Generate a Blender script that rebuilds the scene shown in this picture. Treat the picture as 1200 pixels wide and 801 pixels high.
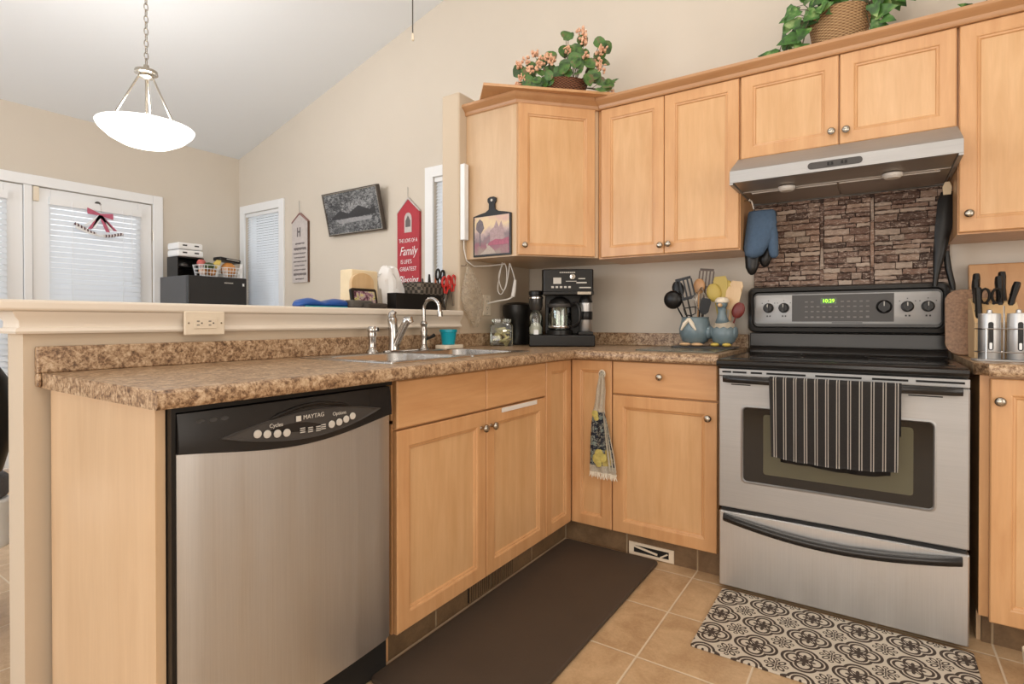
import bpy, bmesh, math, random
from mathutils import Vector, Matrix
from math import sin, cos, pi, radians, sqrt
random.seed(7)
for o in list(bpy.data.objects): bpy.data.objects.remove(o)
SC = bpy.context.scene
COL = SC.collection
# ------------------------------------------------------------------ camera
cam_d = bpy.data.cameras.new('camera'); cam = bpy.data.objects.new('camera', cam_d); COL.objects.link(cam)
cam.location = (1.804, -2.9059, 1.0527)
cam.rotation_euler = (pi/2 - 0.0069, 0, 0.5885)
cam_d.sensor_width = 36; cam_d.sensor_fit = 'HORIZONTAL'
cam_d.lens = 636.42/1200*36
cam_d.shift_y = -20.2/1200
cam_d.clip_start = 0.02
SC.camera = cam
# ------------------------------------------------------------------ view
SC.view_settings.view_transform = 'Standard'; SC.view_settings.look = 'None'
SC.view_settings.gamma = 1; SC.view_settings.use_curve_mapping = False
SC.view_settings.exposure = -0.14
# ------------------------------------------------------------------ daylight outside
w = bpy.data.worlds.new('daylight'); SC.world = w; w.use_nodes = True
bg = w.node_tree.nodes['Background']
bg.inputs[0].default_value = (0.93, 0.96, 1.0, 1); bg.inputs[1].default_value = 2.8
# ------------------------------------------------------------------ lamps
def lamp(name, kind, loc, power, color, size=0.3, size_y=None, rot=(0,0,0), spread=None):
    d = bpy.data.lights.new(name, kind); d.energy = power; d.color = color
    if kind == 'AREA':
        d.size = size
        if size_y: d.shape = 'RECTANGLE'; d.size_y = size_y
        if spread: d.spread = spread
    else: d.shadow_soft_size = size
    o = bpy.data.objects.new(name, d); COL.objects.link(o); o.location = loc; o.rotation_euler = rot
    return o
WARM = (1.0, 0.92, 0.82)
lamp('kitchen_ceiling_light', 'POINT', (1.15, -1.45, 2.95), 13, WARM, 0.16)
lamp('kitchen_fill_light', 'POINT', (1.9, -2.7, 2.75), 22, WARM, 0.2)  # unseen lamp added over the camera to lift floor and base cabinets
lamp('rear_fill_light', 'AREA', (1.6, -5.57, 1.45), 78, (1.0, 0.93, 0.85), 3.2, 1.9, rot=(radians(90), 0, 0))  # broad fill added behind the camera, no window known there
lamp('dining_fill_light', 'AREA', (-1.9, -5.57, 1.6), 74, (0.80, 0.90, 1.0), 2.2, 1.6, rot=(radians(90), 0, 0))  # cool fill added to brighten the dining side, source unseen

lamp('side_fill_light', 'AREA', (3.67, -2.4, 1.35), 29, (1.0, 0.94, 0.86), 1.8, 1.5, rot=(radians(90), 0, radians(90)))  # fill added from the right to brighten the sink-run doors, source unseen
# ================================================================== geometry helpers
def RZ(a): return Matrix.Rotation(a, 4, 'Z')
def RX(a): return Matrix.Rotation(a, 4, 'X')
def RY(a): return Matrix.Rotation(a, 4, 'Y')
def T(x, y=0, z=0): return Matrix.Translation((x, y, z))
def SCL(x, y, z): return Matrix.Diagonal((x, y, z, 1))
def root_inv(p):
    m = Matrix.Identity(4)
    while p:
        m = p.matrix_basis @ m; p = p.parent
    return m.inverted()
class MB:
    def __init__(s, m=None): s.bm = bmesh.new(); s.m = m or Matrix.Identity(4); s.mi = 0
    def v(s, p): return s.bm.verts.new(s.m @ Vector(p))
    def f(s, vs):
        try:
            f = s.bm.faces.new(vs); f.material_index = s.mi; return f
        except ValueError: return None
    def box(s, x0, x1, y0, y1, z0, z1):
        a = [s.v((x, y, z)) for x in (x0, x1) for y in (y0, y1) for z in (z0, z1)]
        for q in ((0,1,3,2),(4,6,7,5),(0,4,5,1),(2,3,7,6),(0,2,6,4),(1,5,7,3)): s.f([a[i] for i in q])
        return s
    def poly(s, pts): return s.f([s.v(p) for p in pts])
    def loft(s, rings, closed=True, caps=True, smooth=False):
        R = [[s.v(p) for p in r] for r in rings]
        n = len(R[0])
        for a, b in zip(R, R[1:]):
            for i in range(n if closed else n-1):
                j = (i+1) % n; s.f([a[i], a[j], b[j], b[i]])
        if caps and closed:
            s.f(R[0][::-1]); s.f(R[-1])
        return s
    def prism(s, pts, axis, a, b):
        # pts 2D; axis 'x': (y,z) ; 'y': (x,z) ; 'z': (x,y)
        def mk(p, t):
            return (t, p[0], p[1]) if axis == 'x' else (p[0], t, p[1]) if axis == 'y' else (p[0], p[1], t)
        return s.loft([[mk(p, a) for p in pts], [mk(p, b) for p in pts]])
    def lathe(s, prof, c=(0,0,0), n=24, caps=True):
        rings = [[(c[0]+r*cos(2*pi*i/n), c[1]+r*sin(2*pi*i/n), c[2]+z) for i in range(n)] for r, z in prof]
        return s.loft(rings, True, caps)
    def tube(s, pts, r, n=8, caps=True):
        pts = [Vector(p) for p in pts]; k = len(pts)
        rr = r if isinstance(r, (list, tuple)) else [r]*k
        up = None; rings = []
        for i, p in enumerate(pts):
            t = (pts[min(i+1, k-1)] - pts[max(i-1, 0)]).normalized()
            if up is None:
                up = Vector((0,0,1)) if abs(t.z) < 0.9 else Vector((1,0,0))
            a = t.cross(up).normalized(); b = a.cross(t).normalized(); up = b
            rings.append([tuple(p + a*rr[i]*cos(2*pi*j/n) + b*rr[i]*sin(2*pi*j/n)) for j in range(n)])
        return s.loft(rings, True, caps)
    def sphere(s, c, rx, ry=None, rz=None, n=14, m=8):
        ry = ry or rx; rz = rz or rx
        rings = []
        for k in range(1, m):
            t = -pi/2 + pi*k/m
            rings.append([(c[0]+rx*cos(t)*cos(2*pi*i/n), c[1]+ry*cos(t)*sin(2*pi*i/n), c[2]+rz*sin(t)) for i in range(n)])
        return s.loft(rings)
    def grid(s, fn, nu, nv, thick=0):
        V = [[s.v(fn(i/nu, j/nv)) for j in range(nv+1)] for i in range(nu+1)]
        for i in range(nu):
            for j in range(nv): s.f([V[i][j], V[i+1][j], V[i+1][j+1], V[i][j+1]])
        return s
    def build(s, name, mat, parent=None, smooth=False, bevel=0, seg=2, solid=0, world=True, sub=0, label=None, angle=40):
        if solid:
            bmesh.ops.solidify(s.bm, geom=s.bm.faces[:], thickness=solid)
        bmesh.ops.recalc_face_normals(s.bm, faces=s.bm.faces[:])
        me = bpy.data.meshes.new(name)
        if parent is not None and world: s.bm.transform(root_inv(parent))
        s.bm.to_mesh(me); s.bm.free()
        for m_ in (mat if isinstance(mat, list) else [mat]): me.materials.append(m_)
        if smooth or sub:
            for p in me.polygons: p.use_smooth = True
            if not sub: me.set_sharp_from_angle(angle=radians(angle))
        o = bpy.data.objects.new(name, me); COL.objects.link(o)
        if parent is not None: o.parent = parent
        if bevel:
            b = o.modifiers.new('bevel', 'BEVEL'); b.width = bevel; b.segments = seg; b.limit_method = 'ANGLE'; b.angle_limit = radians(35)
            for p in me.polygons: p.use_smooth = True
            me.set_sharp_from_angle(angle=radians(25)) if False else None
            b.harden_normals = True
        if sub:
            q = o.modifiers.new('sub', 'SUBSURF'); q.levels = sub; q.render_levels = sub
        if label: o['label'] = label
        return o
def rrect(cx, cy, w_, h_, r, n=6):
    out = []
    for (sx, sy, a0) in ((1,1,0), (-1,1,pi/2), (-1,-1,pi), (1,-1,1.5*pi)):
        for k in range(n+1):
            a = a0 + k*pi/2/n
            out.append((cx + sx*(w_/2-r) + r*cos(a), cy + sy*(h_/2-r) + r*sin(a)))
    return out
def tag(o, label, cat, group=None):
    o['label'] = label; o['category'] = cat
    if group: o['group'] = group
    return o
def struct(o): o['kind'] = 'structure'; return o
def thing(name, loc, label, cat, group=None, rz=0):
    o = bpy.data.objects.new(name, None); COL.objects.link(o); o.location = loc; o.rotation_euler = (0, 0, rz)
    o.empty_display_size = 0.05
    o.matrix_basis = T(*loc) @ RZ(rz)
    return tag(o, label, cat, group)
def dup(root, loc, rz=None, label=None):
    r = root.copy(); COL.objects.link(r); r.location = loc
    if rz is not None: r.rotation_euler = (0, 0, rz)
    if label: r['label'] = label
    for ch in list(root.children):
        c = ch.copy(); COL.objects.link(c); c.parent = r
        for g in ch.children:
            d = g.copy(); COL.objects.link(d); d.parent = c
    return r
def sweep(path, prof, side=1, z0=0):
    """mitred moulding along a 2D path; prof = (outward, z)"""
    mb = MB(); n = len(path); P2 = [Vector(p) for p in path]; rings = []
    for i in range(n):
        d0 = (P2[i]-P2[i-1]).normalized() if i else None
        d1 = (P2[i+1]-P2[i]).normalized() if i < n-1 else None
        n0 = Vector((d0.y, -d0.x))*side if d0 else None
        n1 = Vector((d1.y, -d1.x))*side if d1 else None
        if n0 is None: m = n1
        elif n1 is None: m = n0
        else: m = (n0+n1).normalized(); m = m/ max(0.3, m.dot(n0))
        rings.append([(P2[i].x+m.x*o, P2[i].y+m.y*o, z0+z) for o, z in prof])
    mb.loft(rings); return mb
FZ = RX(pi/2)         # text upright facing -Y
def text(s, size, m, mat, parent, name='lettering', align='CENTER', ext=0.0004, font=None, sx=1.0, shear=0.0):
    cu = bpy.data.curves.new(name, 'FONT'); cu.body = s; cu.size = size; cu.align_x = align; cu.align_y = 'CENTER'; cu.extrude = ext; cu.shear = shear
    t = bpy.data.objects.new(name, cu); COL.objects.link(t)
    dg = bpy.context.evaluated_depsgraph_get()
    me = bpy.data.meshes.new_from_object(t.evaluated_get(dg)); bpy.data.objects.remove(t)
    me.transform(m @ SCL(sx, 1, 1))
    me.transform(root_inv(parent))
    me.materials.clear(); me.materials.append(mat)
    o = bpy.data.objects.new(name, me); COL.objects.link(o); o.parent = parent
    return o

# ================================================================== materials
class NT:
    def __init__(s, name):
        s.m = bpy.data.materials.new(name); s.m.use_nodes = True; s.t = s.m.node_tree
        s.b = s.t.nodes['Principled BSDF']; s.out = s.t.nodes['Material Output']
    def n(s, typ, props=None, **inp):
        q = s.t.nodes.new(typ)
        for k, v in (props or {}).items(): setattr(q, k, v)
        for k, v in inp.items():
            key = int(k[1:]) if k[0] == 'i' and k[1:].isdigit() else k.replace('_', ' ')
            s.put(q.inputs[key], v)
        return q
    def put(s, sock, v):
        if isinstance(v, bpy.types.NodeSocket): s.t.links.new(v, sock)
        elif isinstance(v, bpy.types.Node): s.t.links.new(v.outputs[0], sock)
        else: sock.default_value = v
    def set(s, **k):
        for a, v in k.items(): s.put(s.b.inputs[a.replace('_', ' ')], v)
        return s
    def math(s, op, a, b=0.0, c=0.0):
        q = s.t.nodes.new('ShaderNodeMath'); q.operation = op
        s.put(q.inputs[0], a); s.put(q.inputs[1], b); s.put(q.inputs[2], c); return q.outputs[0]
    def obj(s): return s.n('ShaderNodeTexCoord').outputs['Object']
    def mapping(s, vec, scale=(1,1,1), rot=(0,0,0), loc=(0,0,0)):
        return s.n('ShaderNodeMapping', None, Vector=vec, Scale=scale, Rotation=rot, Location=loc).outputs[0]
    def noise(s, vec, scale, detail=3, rough=0.5, dist=0):
        return s.n('ShaderNodeTexNoise', None, Vector=vec, Scale=scale, Detail=detail, Roughness=rough, Distortion=dist).outputs[0]
    def ramp(s, fac, stops, interp='LINEAR'):
        q = s.n('ShaderNodeValToRGB', None, Fac=fac); q.color_ramp.interpolation = interp
        el = q.color_ramp.elements
        while len(el) > 1: el.remove(el[-1])
        el[0].position = stops[0][0]; el[0].color = (*stops[0][1], 1)
        for p, c in stops[1:]:
            e = el.new(p); e.color = (*c, 1)
        return q.outputs[0]
    def mix(s, fac, a, b, typ='MIX'):
        q = s.t.nodes.new('ShaderNodeMix'); q.data_type = 'RGBA'; q.blend_type = typ
        s.put(q.inputs[0], fac)
        for i, v in ((6, a), (7, b)):
            s.put(q.inputs[i], (*v, 1) if isinstance(v, tuple) and len(v) == 3 else v)
        return q.outputs[2]
    def bump(s, h, strength=0.2, dist=0.01):
        q = s.n('ShaderNodeBump', None, Height=h, Strength=strength, Distance=dist); s.put(s.b.inputs['Normal'], q.outputs[0]); return s
def srgb(r, g, b):
    return tuple(((c/255)/12.92 if c/255 <= 0.04045 else ((c/255+0.055)/1.055)**2.4) for c in (r, g, b))
def plain(name, col, rough=0.5, metal=0.0, var=0.0, scale=30, bump=0.0, bscale=None, **k):
    t = NT(name); c = (*col, 1)
    if var:
        nz = t.noise(t.obj(), scale, 3)
        t.set(Base_Color=t.mix(nz, tuple(x*(1-var) for x in col), tuple(min(1, x*(1+var)) for x in col)))
    else: t.set(Base_Color=c)
    t.set(Roughness=rough, Metallic=metal)
    if bump: t.bump(t.noise(t.obj(), bscale or scale, 4), bump, 0.004)
    for a, v in k.items(): t.put(t.b.inputs[a.replace('_', ' ')], v)
    return t.m
def emis(name, col, st):
    t = NT(name); t.set(Base_Color=(*col, 1), Emission_Color=(*col, 1), Emission_Strength=st, Roughness=0.6); return t.m
def wood(name, a, b, horiz=False, rough=0.36, axis='z'):
    t = NT(name); o = t.obj()
    sc = {'z': (9, 9, 1.1), 'x': (1.1, 9, 9), 'y': (9, 1.1, 9)}[axis]
    v = t.mapping(o, sc)
    n1 = t.noise(v, 2.2, 5, 0.6, 0.6)
    sc2 = {'z': (70, 70, 3), 'x': (3, 70, 70), 'y': (70, 3, 70)}[axis]
    n2 = t.noise(t.mapping(o, sc2), 2.5, 4, 0.6)
    blot = t.noise(o, 5, 2)
    c = t.ramp(n1, [(0.3, a), (0.72, b)])
    c = t.mix(t.math('MULTIPLY', n2, 0.35), c, tuple(x*0.72 for x in a))
    c = t.mix(t.math('MULTIPLY', t.math('SUBTRACT', blot, 0.35), 0.35), c, tuple(min(1, x*1.12) for x in b))
    t.set(Base_Color=c, Roughness=rough, Coat_Weight=0.15, Coat_Roughness=0.3)
    t.bump(n2, 0.05, 0.001)
    return t.m
MAPLE_A, MAPLE_B = (0.61, 0.315, 0.135), (0.745, 0.435, 0.21)
M = {}
M['maple'] = wood('maple', MAPLE_A, MAPLE_B)
M['panel'] = wood('maple_panel', (0.64, 0.365, 0.165), (0.77, 0.49, 0.255))
M['maple_x'] = wood('maple_across_x', MAPLE_A, MAPLE_B, axis='x')
M['maple_y'] = wood('maple_across_y', MAPLE_A, MAPLE_B, axis='y')
M['maple_pale'] = wood('maple_end_panel', (0.62, 0.42, 0.25), (0.70, 0.50, 0.315))
M['crown'] = wood('maple_crown', (0.46, 0.235, 0.105), (0.56, 0.31, 0.15), axis='x')
M['bread'] = wood('light_wood', (0.62, 0.40, 0.2), (0.78, 0.56, 0.32))
M['block'] = wood('block_wood', (0.66, 0.42, 0.2), (0.78, 0.54, 0.29))
M['board'] = wood('board_wood', (0.55, 0.28, 0.12), (0.66, 0.38, 0.18))
M['wall'] = plain('beige_wall_paint', (0.65, 0.585, 0.50), 0.75, var=0.03, scale=3, bump=0.05, bscale=180)
M['wall_low'] = plain('tan_wall_paint', (0.60, 0.495, 0.375), 0.75, var=0.03, scale=3, bump=0.05, bscale=180)
M['ceiling'] = plain('white_ceiling_paint', (0.80, 0.84, 0.88), 0.85, bump=0.1, bscale=90)
M['trim'] = plain('cream_trim_paint', (0.80, 0.72, 0.62), 0.4)
M['white'] = plain('white_paint', (0.85, 0.86, 0.87), 0.45)
M['plastic_w'] = plain('white_plastic', (0.8, 0.78, 0.74), 0.4)
M['almond'] = plain('almond_plastic', (0.78, 0.68, 0.54), 0.4)
M['black'] = plain('black_plastic', (0.009, 0.008, 0.0075), 0.34, Specular_IOR_Level=0.35)
M['black_gloss'] = plain('black_glass', (0.010, 0.009, 0.008), 0.08)
M['black_satin'] = plain('black_enamel', (0.016, 0.014, 0.013), 0.25, Specular_IOR_Level=0.4)
M['dark'] = plain('dark_void', (0.006, 0.005, 0.004), 0.8)
M['char'] = plain('charcoal_panel', (0.05, 0.045, 0.042), 0.4)
M['chrome'] = plain('chrome', (0.52, 0.50, 0.48), 0.12, 1.0)
M['nickel'] = plain('brushed_nickel', (0.45, 0.41, 0.35), 0.26, 1.0)
M['wire'] = plain('dark_wire', (0.1, 0.09, 0.08), 0.4, 0.6)
def steel(name, axis, col=(0.60, 0.60, 0.60), rough=0.44, metal=1.0):
    t = NT(name); o = t.obj()
    sc = {'z': (160, 160, 2), 'x': (2, 160, 160), 'y': (160, 2, 160)}[axis]
    n = t.noise(t.mapping(o, sc), 2, 4, 0.7)
    smear = t.noise(t.mapping(o, {'z': (14, 14, 1.2), 'x': (1.2, 14, 14), 'y': (14, 1.2, 14)}[axis]), 1.5, 3)
    c = t.mix(n, tuple(x*0.86 for x in col), tuple(x*1.1 for x in col))
    r = t.math('ADD', t.math('MULTIPLY', smear, 0.22), rough-0.1)
    t.set(Base_Color=c, Metallic=metal, Roughness=r); t.bump(n, 0.12, 0.0006); return t.m
M['steel_v'] = steel('stainless_upright_grain', 'z')
M['steel_x'] = steel('stainless_level_grain', 'x', (0.45, 0.445, 0.44), 0.54, 0.82)
M['steel_s'] = steel('sink_steel', 'y', (0.50, 0.48, 0.46), 0.25)
M['steel_under'] = steel('hood_under_steel', 'x', (0.50, 0.46, 0.42), 0.5)
def counter():
    t = NT('speckled_laminate'); o = t.obj()
    n1 = t.noise(o, 120, 5, 0.75, 0.4); n2 = t.noise(o, 38, 4, 0.65, 0.8); n3 = t.noise(o, 160, 3, 0.6)
    s = t.math('ADD', t.math('MULTIPLY', n1, 0.6), t.math('MULTIPLY', n2, 0.4))
    c = t.ramp(s, [(0.37, (0.04, 0.022, 0.012)), (0.44, (0.16, 0.088, 0.045)), (0.50, (0.40, 0.26, 0.145)), (0.57, (0.62, 0.46, 0.30)), (0.66, (0.76, 0.62, 0.45))])
    c = t.mix(t.math('MULTIPLY', n3, 0.4), c, (0.3, 0.17, 0.1))
    t.set(Base_Color=c, Roughness=0.33); return t.m
M['counter'] = counter()
def tiles(name, pitch, off, a, b, grout, gw=0.006, plane='xy'):
    t = NT(name); o = t.obj(); x, y, z = [t.n('ShaderNodeSeparateXYZ', None, Vector=o).outputs[i] for i in range(3)]
    u, v = (x, y) if plane == 'xy' else (t.math('ADD', x, y), z)
    def edge(q, off_):
        fr = t.math('FRACT', t.math('DIVIDE', t.math('SUBTRACT', q, off_), pitch))
        return t.math('MINIMUM', fr, t.math('SUBTRACT', 1.0, fr))
    e = t.math('MINIMUM', edge(u, off[0]), edge(v, off[1]))
    g = t.math('LESS_THAN', e, gw/2/pitch)
    ids = t.n('ShaderNodeCombineXYZ', None, X=t.math('FLOOR', t.math('DIVIDE', t.math('SUBTRACT', u, off[0]), pitch)), Y=t.math('FLOOR', t.math('DIVIDE', t.math('SUBTRACT', v, off[1]), pitch)))
    wn = t.n('ShaderNodeTexWhiteNoise', None, Vector=ids.outputs[0]).outputs[0]
    n1 = t.noise(o, 9, 5, 0.65, 0.5); n2 = t.noise(o, 110, 3, 0.7)
    s = t.math('ADD', t.math('MULTIPLY', n1, 0.7), t.math('MULTIPLY', n2, 0.3))
    c = t.ramp(s, [(0.38, a), (0.62, b)])
    c = t.mix(t.math('MULTIPLY', wn, 0.25), c, tuple(q*1.2 for q in b))
    c = t.mix(g, c, grout)
    t.set(Base_Color=c, Roughness=t.math('ADD', t.math('MULTIPLY', g, 0.4), 0.42))
    sm = t.math('MINIMUM', t.math('MULTIPLY', e, pitch/0.006), 1.0)
    t.bump(sm, 0.5, 0.003); return t.m
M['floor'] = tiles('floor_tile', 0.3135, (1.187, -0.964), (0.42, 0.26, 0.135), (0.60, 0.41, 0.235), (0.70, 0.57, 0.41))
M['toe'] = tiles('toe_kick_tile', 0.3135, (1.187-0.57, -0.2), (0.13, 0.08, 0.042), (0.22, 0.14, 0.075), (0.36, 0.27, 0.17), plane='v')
M['mat'] = plain('brown_foam_mat', (0.062, 0.042, 0.029), 0.62, var=0.15, scale=6, bump=0.1, bscale=200)
def rugmat():
    t = NT('patterned_rug_print'); o = t.obj(); sep = t.n('ShaderNodeSeparateXYZ', None, Vector=o)
    P = 0.1385
    u = t.math('DIVIDE', t.math('SUBTRACT', sep.outputs[0], 1.351), P); v = t.math('DIVIDE', t.math('SUBTRACT', sep.outputs[1], -0.881), P)
    def cen(q): return t.math('SUBTRACT', t.math('FRACT', t.math('ADD', q, 0.5)), 0.5)
    def dist(a, b, ca, cb):
        return t.math('SQRT', t.math('ADD', t.math('POWER', t.math('SUBTRACT', a, ca), 2.0), t.math('POWER', t.math('SUBTRACT', b, cb), 2.0)))
    cu, cv = cen(u), cen(v); au, av = t.math('ABSOLUTE', cu), t.math('ABSOLUTE', cv)
    d = t.math('MINIMUM', dist(au, av, 0.20, 0.0), dist(au, av, 0.0, 0.20))     # quatrefoil lobes
    def band(q, lo, hi): return t.math('MULTIPLY', t.math('GREATER_THAN', q, lo), t.math('LESS_THAN', q, hi))
    m = band(d, 0.125, 0.180)
    m = t.math('MAXIMUM', m, band(d, 0.212, 0.275))
    # petals on the diagonals inside
    ru = t.math('MULTIPLY', t.math('ADD', au, av), 0.7071); rv = t.math('MULTIPLY', t.math('SUBTRACT', au, av), 0.7071)
    e = t.math('ADD', t.math('POWER', t.math('DIVIDE', t.math('SUBTRACT', ru, 0.115), 0.085), 2.0), t.math('POWER', t.math('DIVIDE', rv, 0.055), 2.0))
    ax = t.math('ADD', t.math('POWER', t.math('DIVIDE', t.math('SUBTRACT', au, 0.16), 0.07), 2.0), t.math('POWER', t.math('DIVIDE', av, 0.035), 2.0))
    ay = t.math('ADD', t.math('POWER', t.math('DIVIDE', t.math('SUBTRACT', av, 0.16), 0.07), 2.0), t.math('POWER', t.math('DIVIDE', au, 0.035), 2.0))
    m = t.math('MAXIMUM', m, band(e, 0.7, 2.0)); m = t.math('MAXIMUM', m, band(ax, -1, 1.0)); m = t.math('MAXIMUM', m, band(ay, -1, 1.0))
    # stars at the tile corners
    bu = t.math('SUBTRACT', 0.5, au); bv = t.math('SUBTRACT', 0.5, av)
    su = t.math('MULTIPLY', t.math('ADD', bu, bv), 0.7071); sv = t.math('ABSOLUTE', t.math('MULTIPLY', t.math('SUBTRACT', bu, bv), 0.7071))
    e2 = t.math('ADD', t.math('POWER', t.math('DIVIDE', t.math('SUBTRACT', su, 0.15), 0.085), 2.0), t.math('POWER', t.math('DIVIDE', sv, 0.05), 2.0))
    m = t.math('MAXIMUM', m, band(e2, 0.35, 1.4))
    ln = t.math('MINIMUM', bu, bv); ln2 = t.math('MAXIMUM', bu, bv)
    m = t.math('MAXIMUM', m, t.math('MULTIPLY', t.math('LESS_THAN', ln, 0.012), t.math('LESS_THAN', ln2, 0.17)))
    e3 = t.math('ADD', t.math('POWER', t.math('DIVIDE', t.math('SUBTRACT', ln2, 0.20), 0.045), 2.0), t.math('POWER', t.math('DIVIDE', ln, 0.05), 2.0))
    m = t.math('MAXIMUM', m, band(e3, 0.3, 1.2))
    t.set(Base_Color=t.mix(m, (0.60, 0.53, 0.43), (0.055, 0.036, 0.026)), Roughness=0.8); t.bump(t.noise(o, 600, 2), 0.1, 0.001); return t.m
M['rug'] = rugmat()
def stripes():
    t = NT('striped_towel_cloth'); o = t.obj(); x = t.n('ShaderNodeSeparateXYZ', None, Vector=o).outputs[0]
    f = t.math('FRACT', t.math('DIVIDE', x, 0.0327))
    def b(c, w_): return t.math('LESS_THAN', t.math('ABSOLUTE', t.math('SUBTRACT', f, c)), w_)
    m = t.math('MAXIMUM', b(0.40, 0.045), b(0.62, 0.045))
    n = t.noise(o, 500, 3)
    t.set(Base_Color=t.mix(m, t.mix(n, (0.030, 0.027, 0.026), (0.075, 0.068, 0.065)), (0.68, 0.63, 0.57)), Roughness=0.95); t.bump(n, 0.3, 0.001); return t.m
M['stripes'] = stripes()
def floral():
    t = NT('lemon_print_cloth'); o = t.obj()
    v = t.n('ShaderNodeTexVoronoi', None, Vector=t.mapping(o, (1, 1, 0.7)), Scale=17.0)
    base = t.ramp(t.noise(o, 42, 4, 0.7, 1.5), [(0.42, (0.03, 0.04, 0.065)), (0.50, (0.05, 0.06, 0.09)), (0.53, (0.62, 0.6, 0.5)), (0.58, (0.25, 0.36, 0.36))])
    lemon = t.math('LESS_THAN', v.outputs['Distance'], 0.46)
    pick = t.math('GREATER_THAN', t.n('ShaderNodeSeparateXYZ', None, Vector=v.outputs['Color']).outputs[0], 0.5)
    c = t.mix(t.math('MULTIPLY', lemon, pick), base, t.mix(t.noise(o, 40), (0.72, 0.56, 0.08), (0.8, 0.72, 0.35)))
    t.set(Base_Color=c, Roughness=0.95); return t.m
M['floral'] = floral()
M['lace'] = plain('cream_knit', (0.80, 0.72, 0.60), 0.95, var=0.3, scale=160, bump=0.6, bscale=160)
def stone():
    t = NT('stacked_stone'); o = t.obj()
    a = t.n('ShaderNodeAttribute', {'attribute_name': 'tone'})
    n = t.noise(t.mapping(o, (1, 1, 2.2)), 34, 6, 0.75, 1.2)
    c = t.mix(t.math('MULTIPLY', t.math('SUBTRACT', n, 0.25), 1.1), t.mix(0.55, a.outputs[0], (0.10, 0.06, 0.045), 'MULTIPLY'), a.outputs[0])
    c = t.mix(t.ramp(t.noise(t.mapping(o, (1, 1, 2.6)), 60, 5, .7, .8), [(.52, (0,)*3), (.62, (.8,)*3)]), c, (0.66, 0.53, 0.44))
    t.set(Base_Color=c, Roughness=0.6); t.bump(n, 0.8, 0.006); return t.m
M['stone'] = stone()
def wicker(name, a, b, sc=70):
    t = NT(name); o = t.obj(); s3 = t.n('ShaderNodeSeparateXYZ', None, Vector=o)
    ang = t.math('ARCTAN2', s3.outputs[1], s3.outputs[0])
    p = t.math('SINE', t.math('MULTIPLY', ang, 24.0)); q = t.math('SINE', t.math('MULTIPLY', s3.outputs[2], sc*8))
    h = t.math('ADD', t.math('MULTIPLY', t.math('MULTIPLY', p, q), 0.5), 0.5)
    t.set(Base_Color=t.mix(h, a, b), Roughness=0.7); t.bump(h, 0.9, 0.006); return t.m
M['wicker'] = wicker('wicker', (0.20, 0.10, 0.04), (0.60, 0.38, 0.19))
M['wicker_dark'] = wicker('dark_wicker', (0.05, 0.018, 0.008), (0.26, 0.10, 0.045))
M['woven'] = wicker('black_woven_strap', (0.02, 0.018, 0.016), (0.16, 0.13, 0.105), 30)
def leafm(name, a, b, c3):
    t = NT(name); n = t.noise(t.obj(), 28, 3)
    t.set(Base_Color=t.ramp(n, [(0.35, a), (0.55, b), (0.72, c3)]), Roughness=0.45); return t.m
M['leaf'] = leafm('green_leaf', (0.02, 0.06, 0.012), (0.06, 0.18, 0.025), (0.30, 0.42, 0.15))
M['leaf_red'] = leafm('begonia_leaf', (0.03, 0.07, 0.018), (0.08, 0.19, 0.035), (0.20, 0.10, 0.07))
M['petal'] = plain('peach_petal', (0.78, 0.46, 0.30), 0.7, var=0.2, scale=60)
M['petal_red'] = plain('red_petal', (0.5, 0.03, 0.03), 0.7, var=0.2, scale=60)
M['stem'] = plain('stem', (0.10, 0.09, 0.05), 0.7)
def blindm():
    t = NT('white_blind_slat'); d = t.n('ShaderNodeBsdfDiffuse', None, Color=(0.86, 0.88, 0.90, 1)); tr = t.n('ShaderNodeBsdfTranslucent', None, Color=(0.86, 0.88, 0.90, 1))
    mx = t.n('ShaderNodeMixShader', None, i0=0.32, i1=d, i2=tr); t.t.links.new(mx.outputs[0], t.out.inputs[0]); return t.m
M['blind'] = blindm()
def glassm(name, col=(1,1,1), gl=0.08, rough=0.03):
    t = NT(name); a = t.n('ShaderNodeBsdfTransparent', None, Color=(*col, 1)); g = t.n('ShaderNodeBsdfGlossy', None, Color=(1,1,1,1), Roughness=rough)
    f = t.n('ShaderNodeFresnel', None, IOR=1.5); fac = t.math('ADD', f.outputs[0], gl)
    mx = t.n('ShaderNodeMixShader', None, i0=fac, i1=a, i2=g); t.t.links.new(mx.outputs[0], t.out.inputs[0]); return t.m
M['glass'] = glassm('window_glass', gl=0.0)
M['jar_glass'] = glassm('jar_glass', (0.88, 0.92, 0.88), 0.05)
def bagm():
    t = NT('clear_plastic_bag'); a = t.n('ShaderNodeBsdfTransparent', None, Color=(1, 1, 1, 1)); d = t.n('ShaderNodeBsdfTranslucent', None, Color=(0.85, 0.78, 0.66, 1)); g = t.n('ShaderNodeBsdfPrincipled', None, Base_Color=(0.8, 0.72, 0.6, 1), Roughness=0.3)
    m1 = t.n('ShaderNodeMixShader', None, i0=0.5, i1=d, i2=g); n = t.noise(t.obj(), 45, 4, .7, 1.0)
    m2 = t.n('ShaderNodeMixShader', None, i0=t.ramp(n, [(.35, (.22,)*3), (.7, (.65,)*3)]), i1=a, i2=m1); t.t.links.new(m2.outputs[0], t.out.inputs[0]); return t.m
M['bag'] = bagm()
M['bowl'] = emis('lit_frosted_glass', (1.0, 0.97, 0.92), 3.2)
M['blue_duck'] = plain('blue_glazed_ceramic', (0.155, 0.21, 0.235), 0.3, var=0.12, scale=40)
M['cream_cer'] = plain('cream_ceramic', (0.78, 0.68, 0.54), 0.35)
M['peach_cer'] = plain('peach_ceramic', (0.75, 0.48, 0.26), 0.4)
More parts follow.
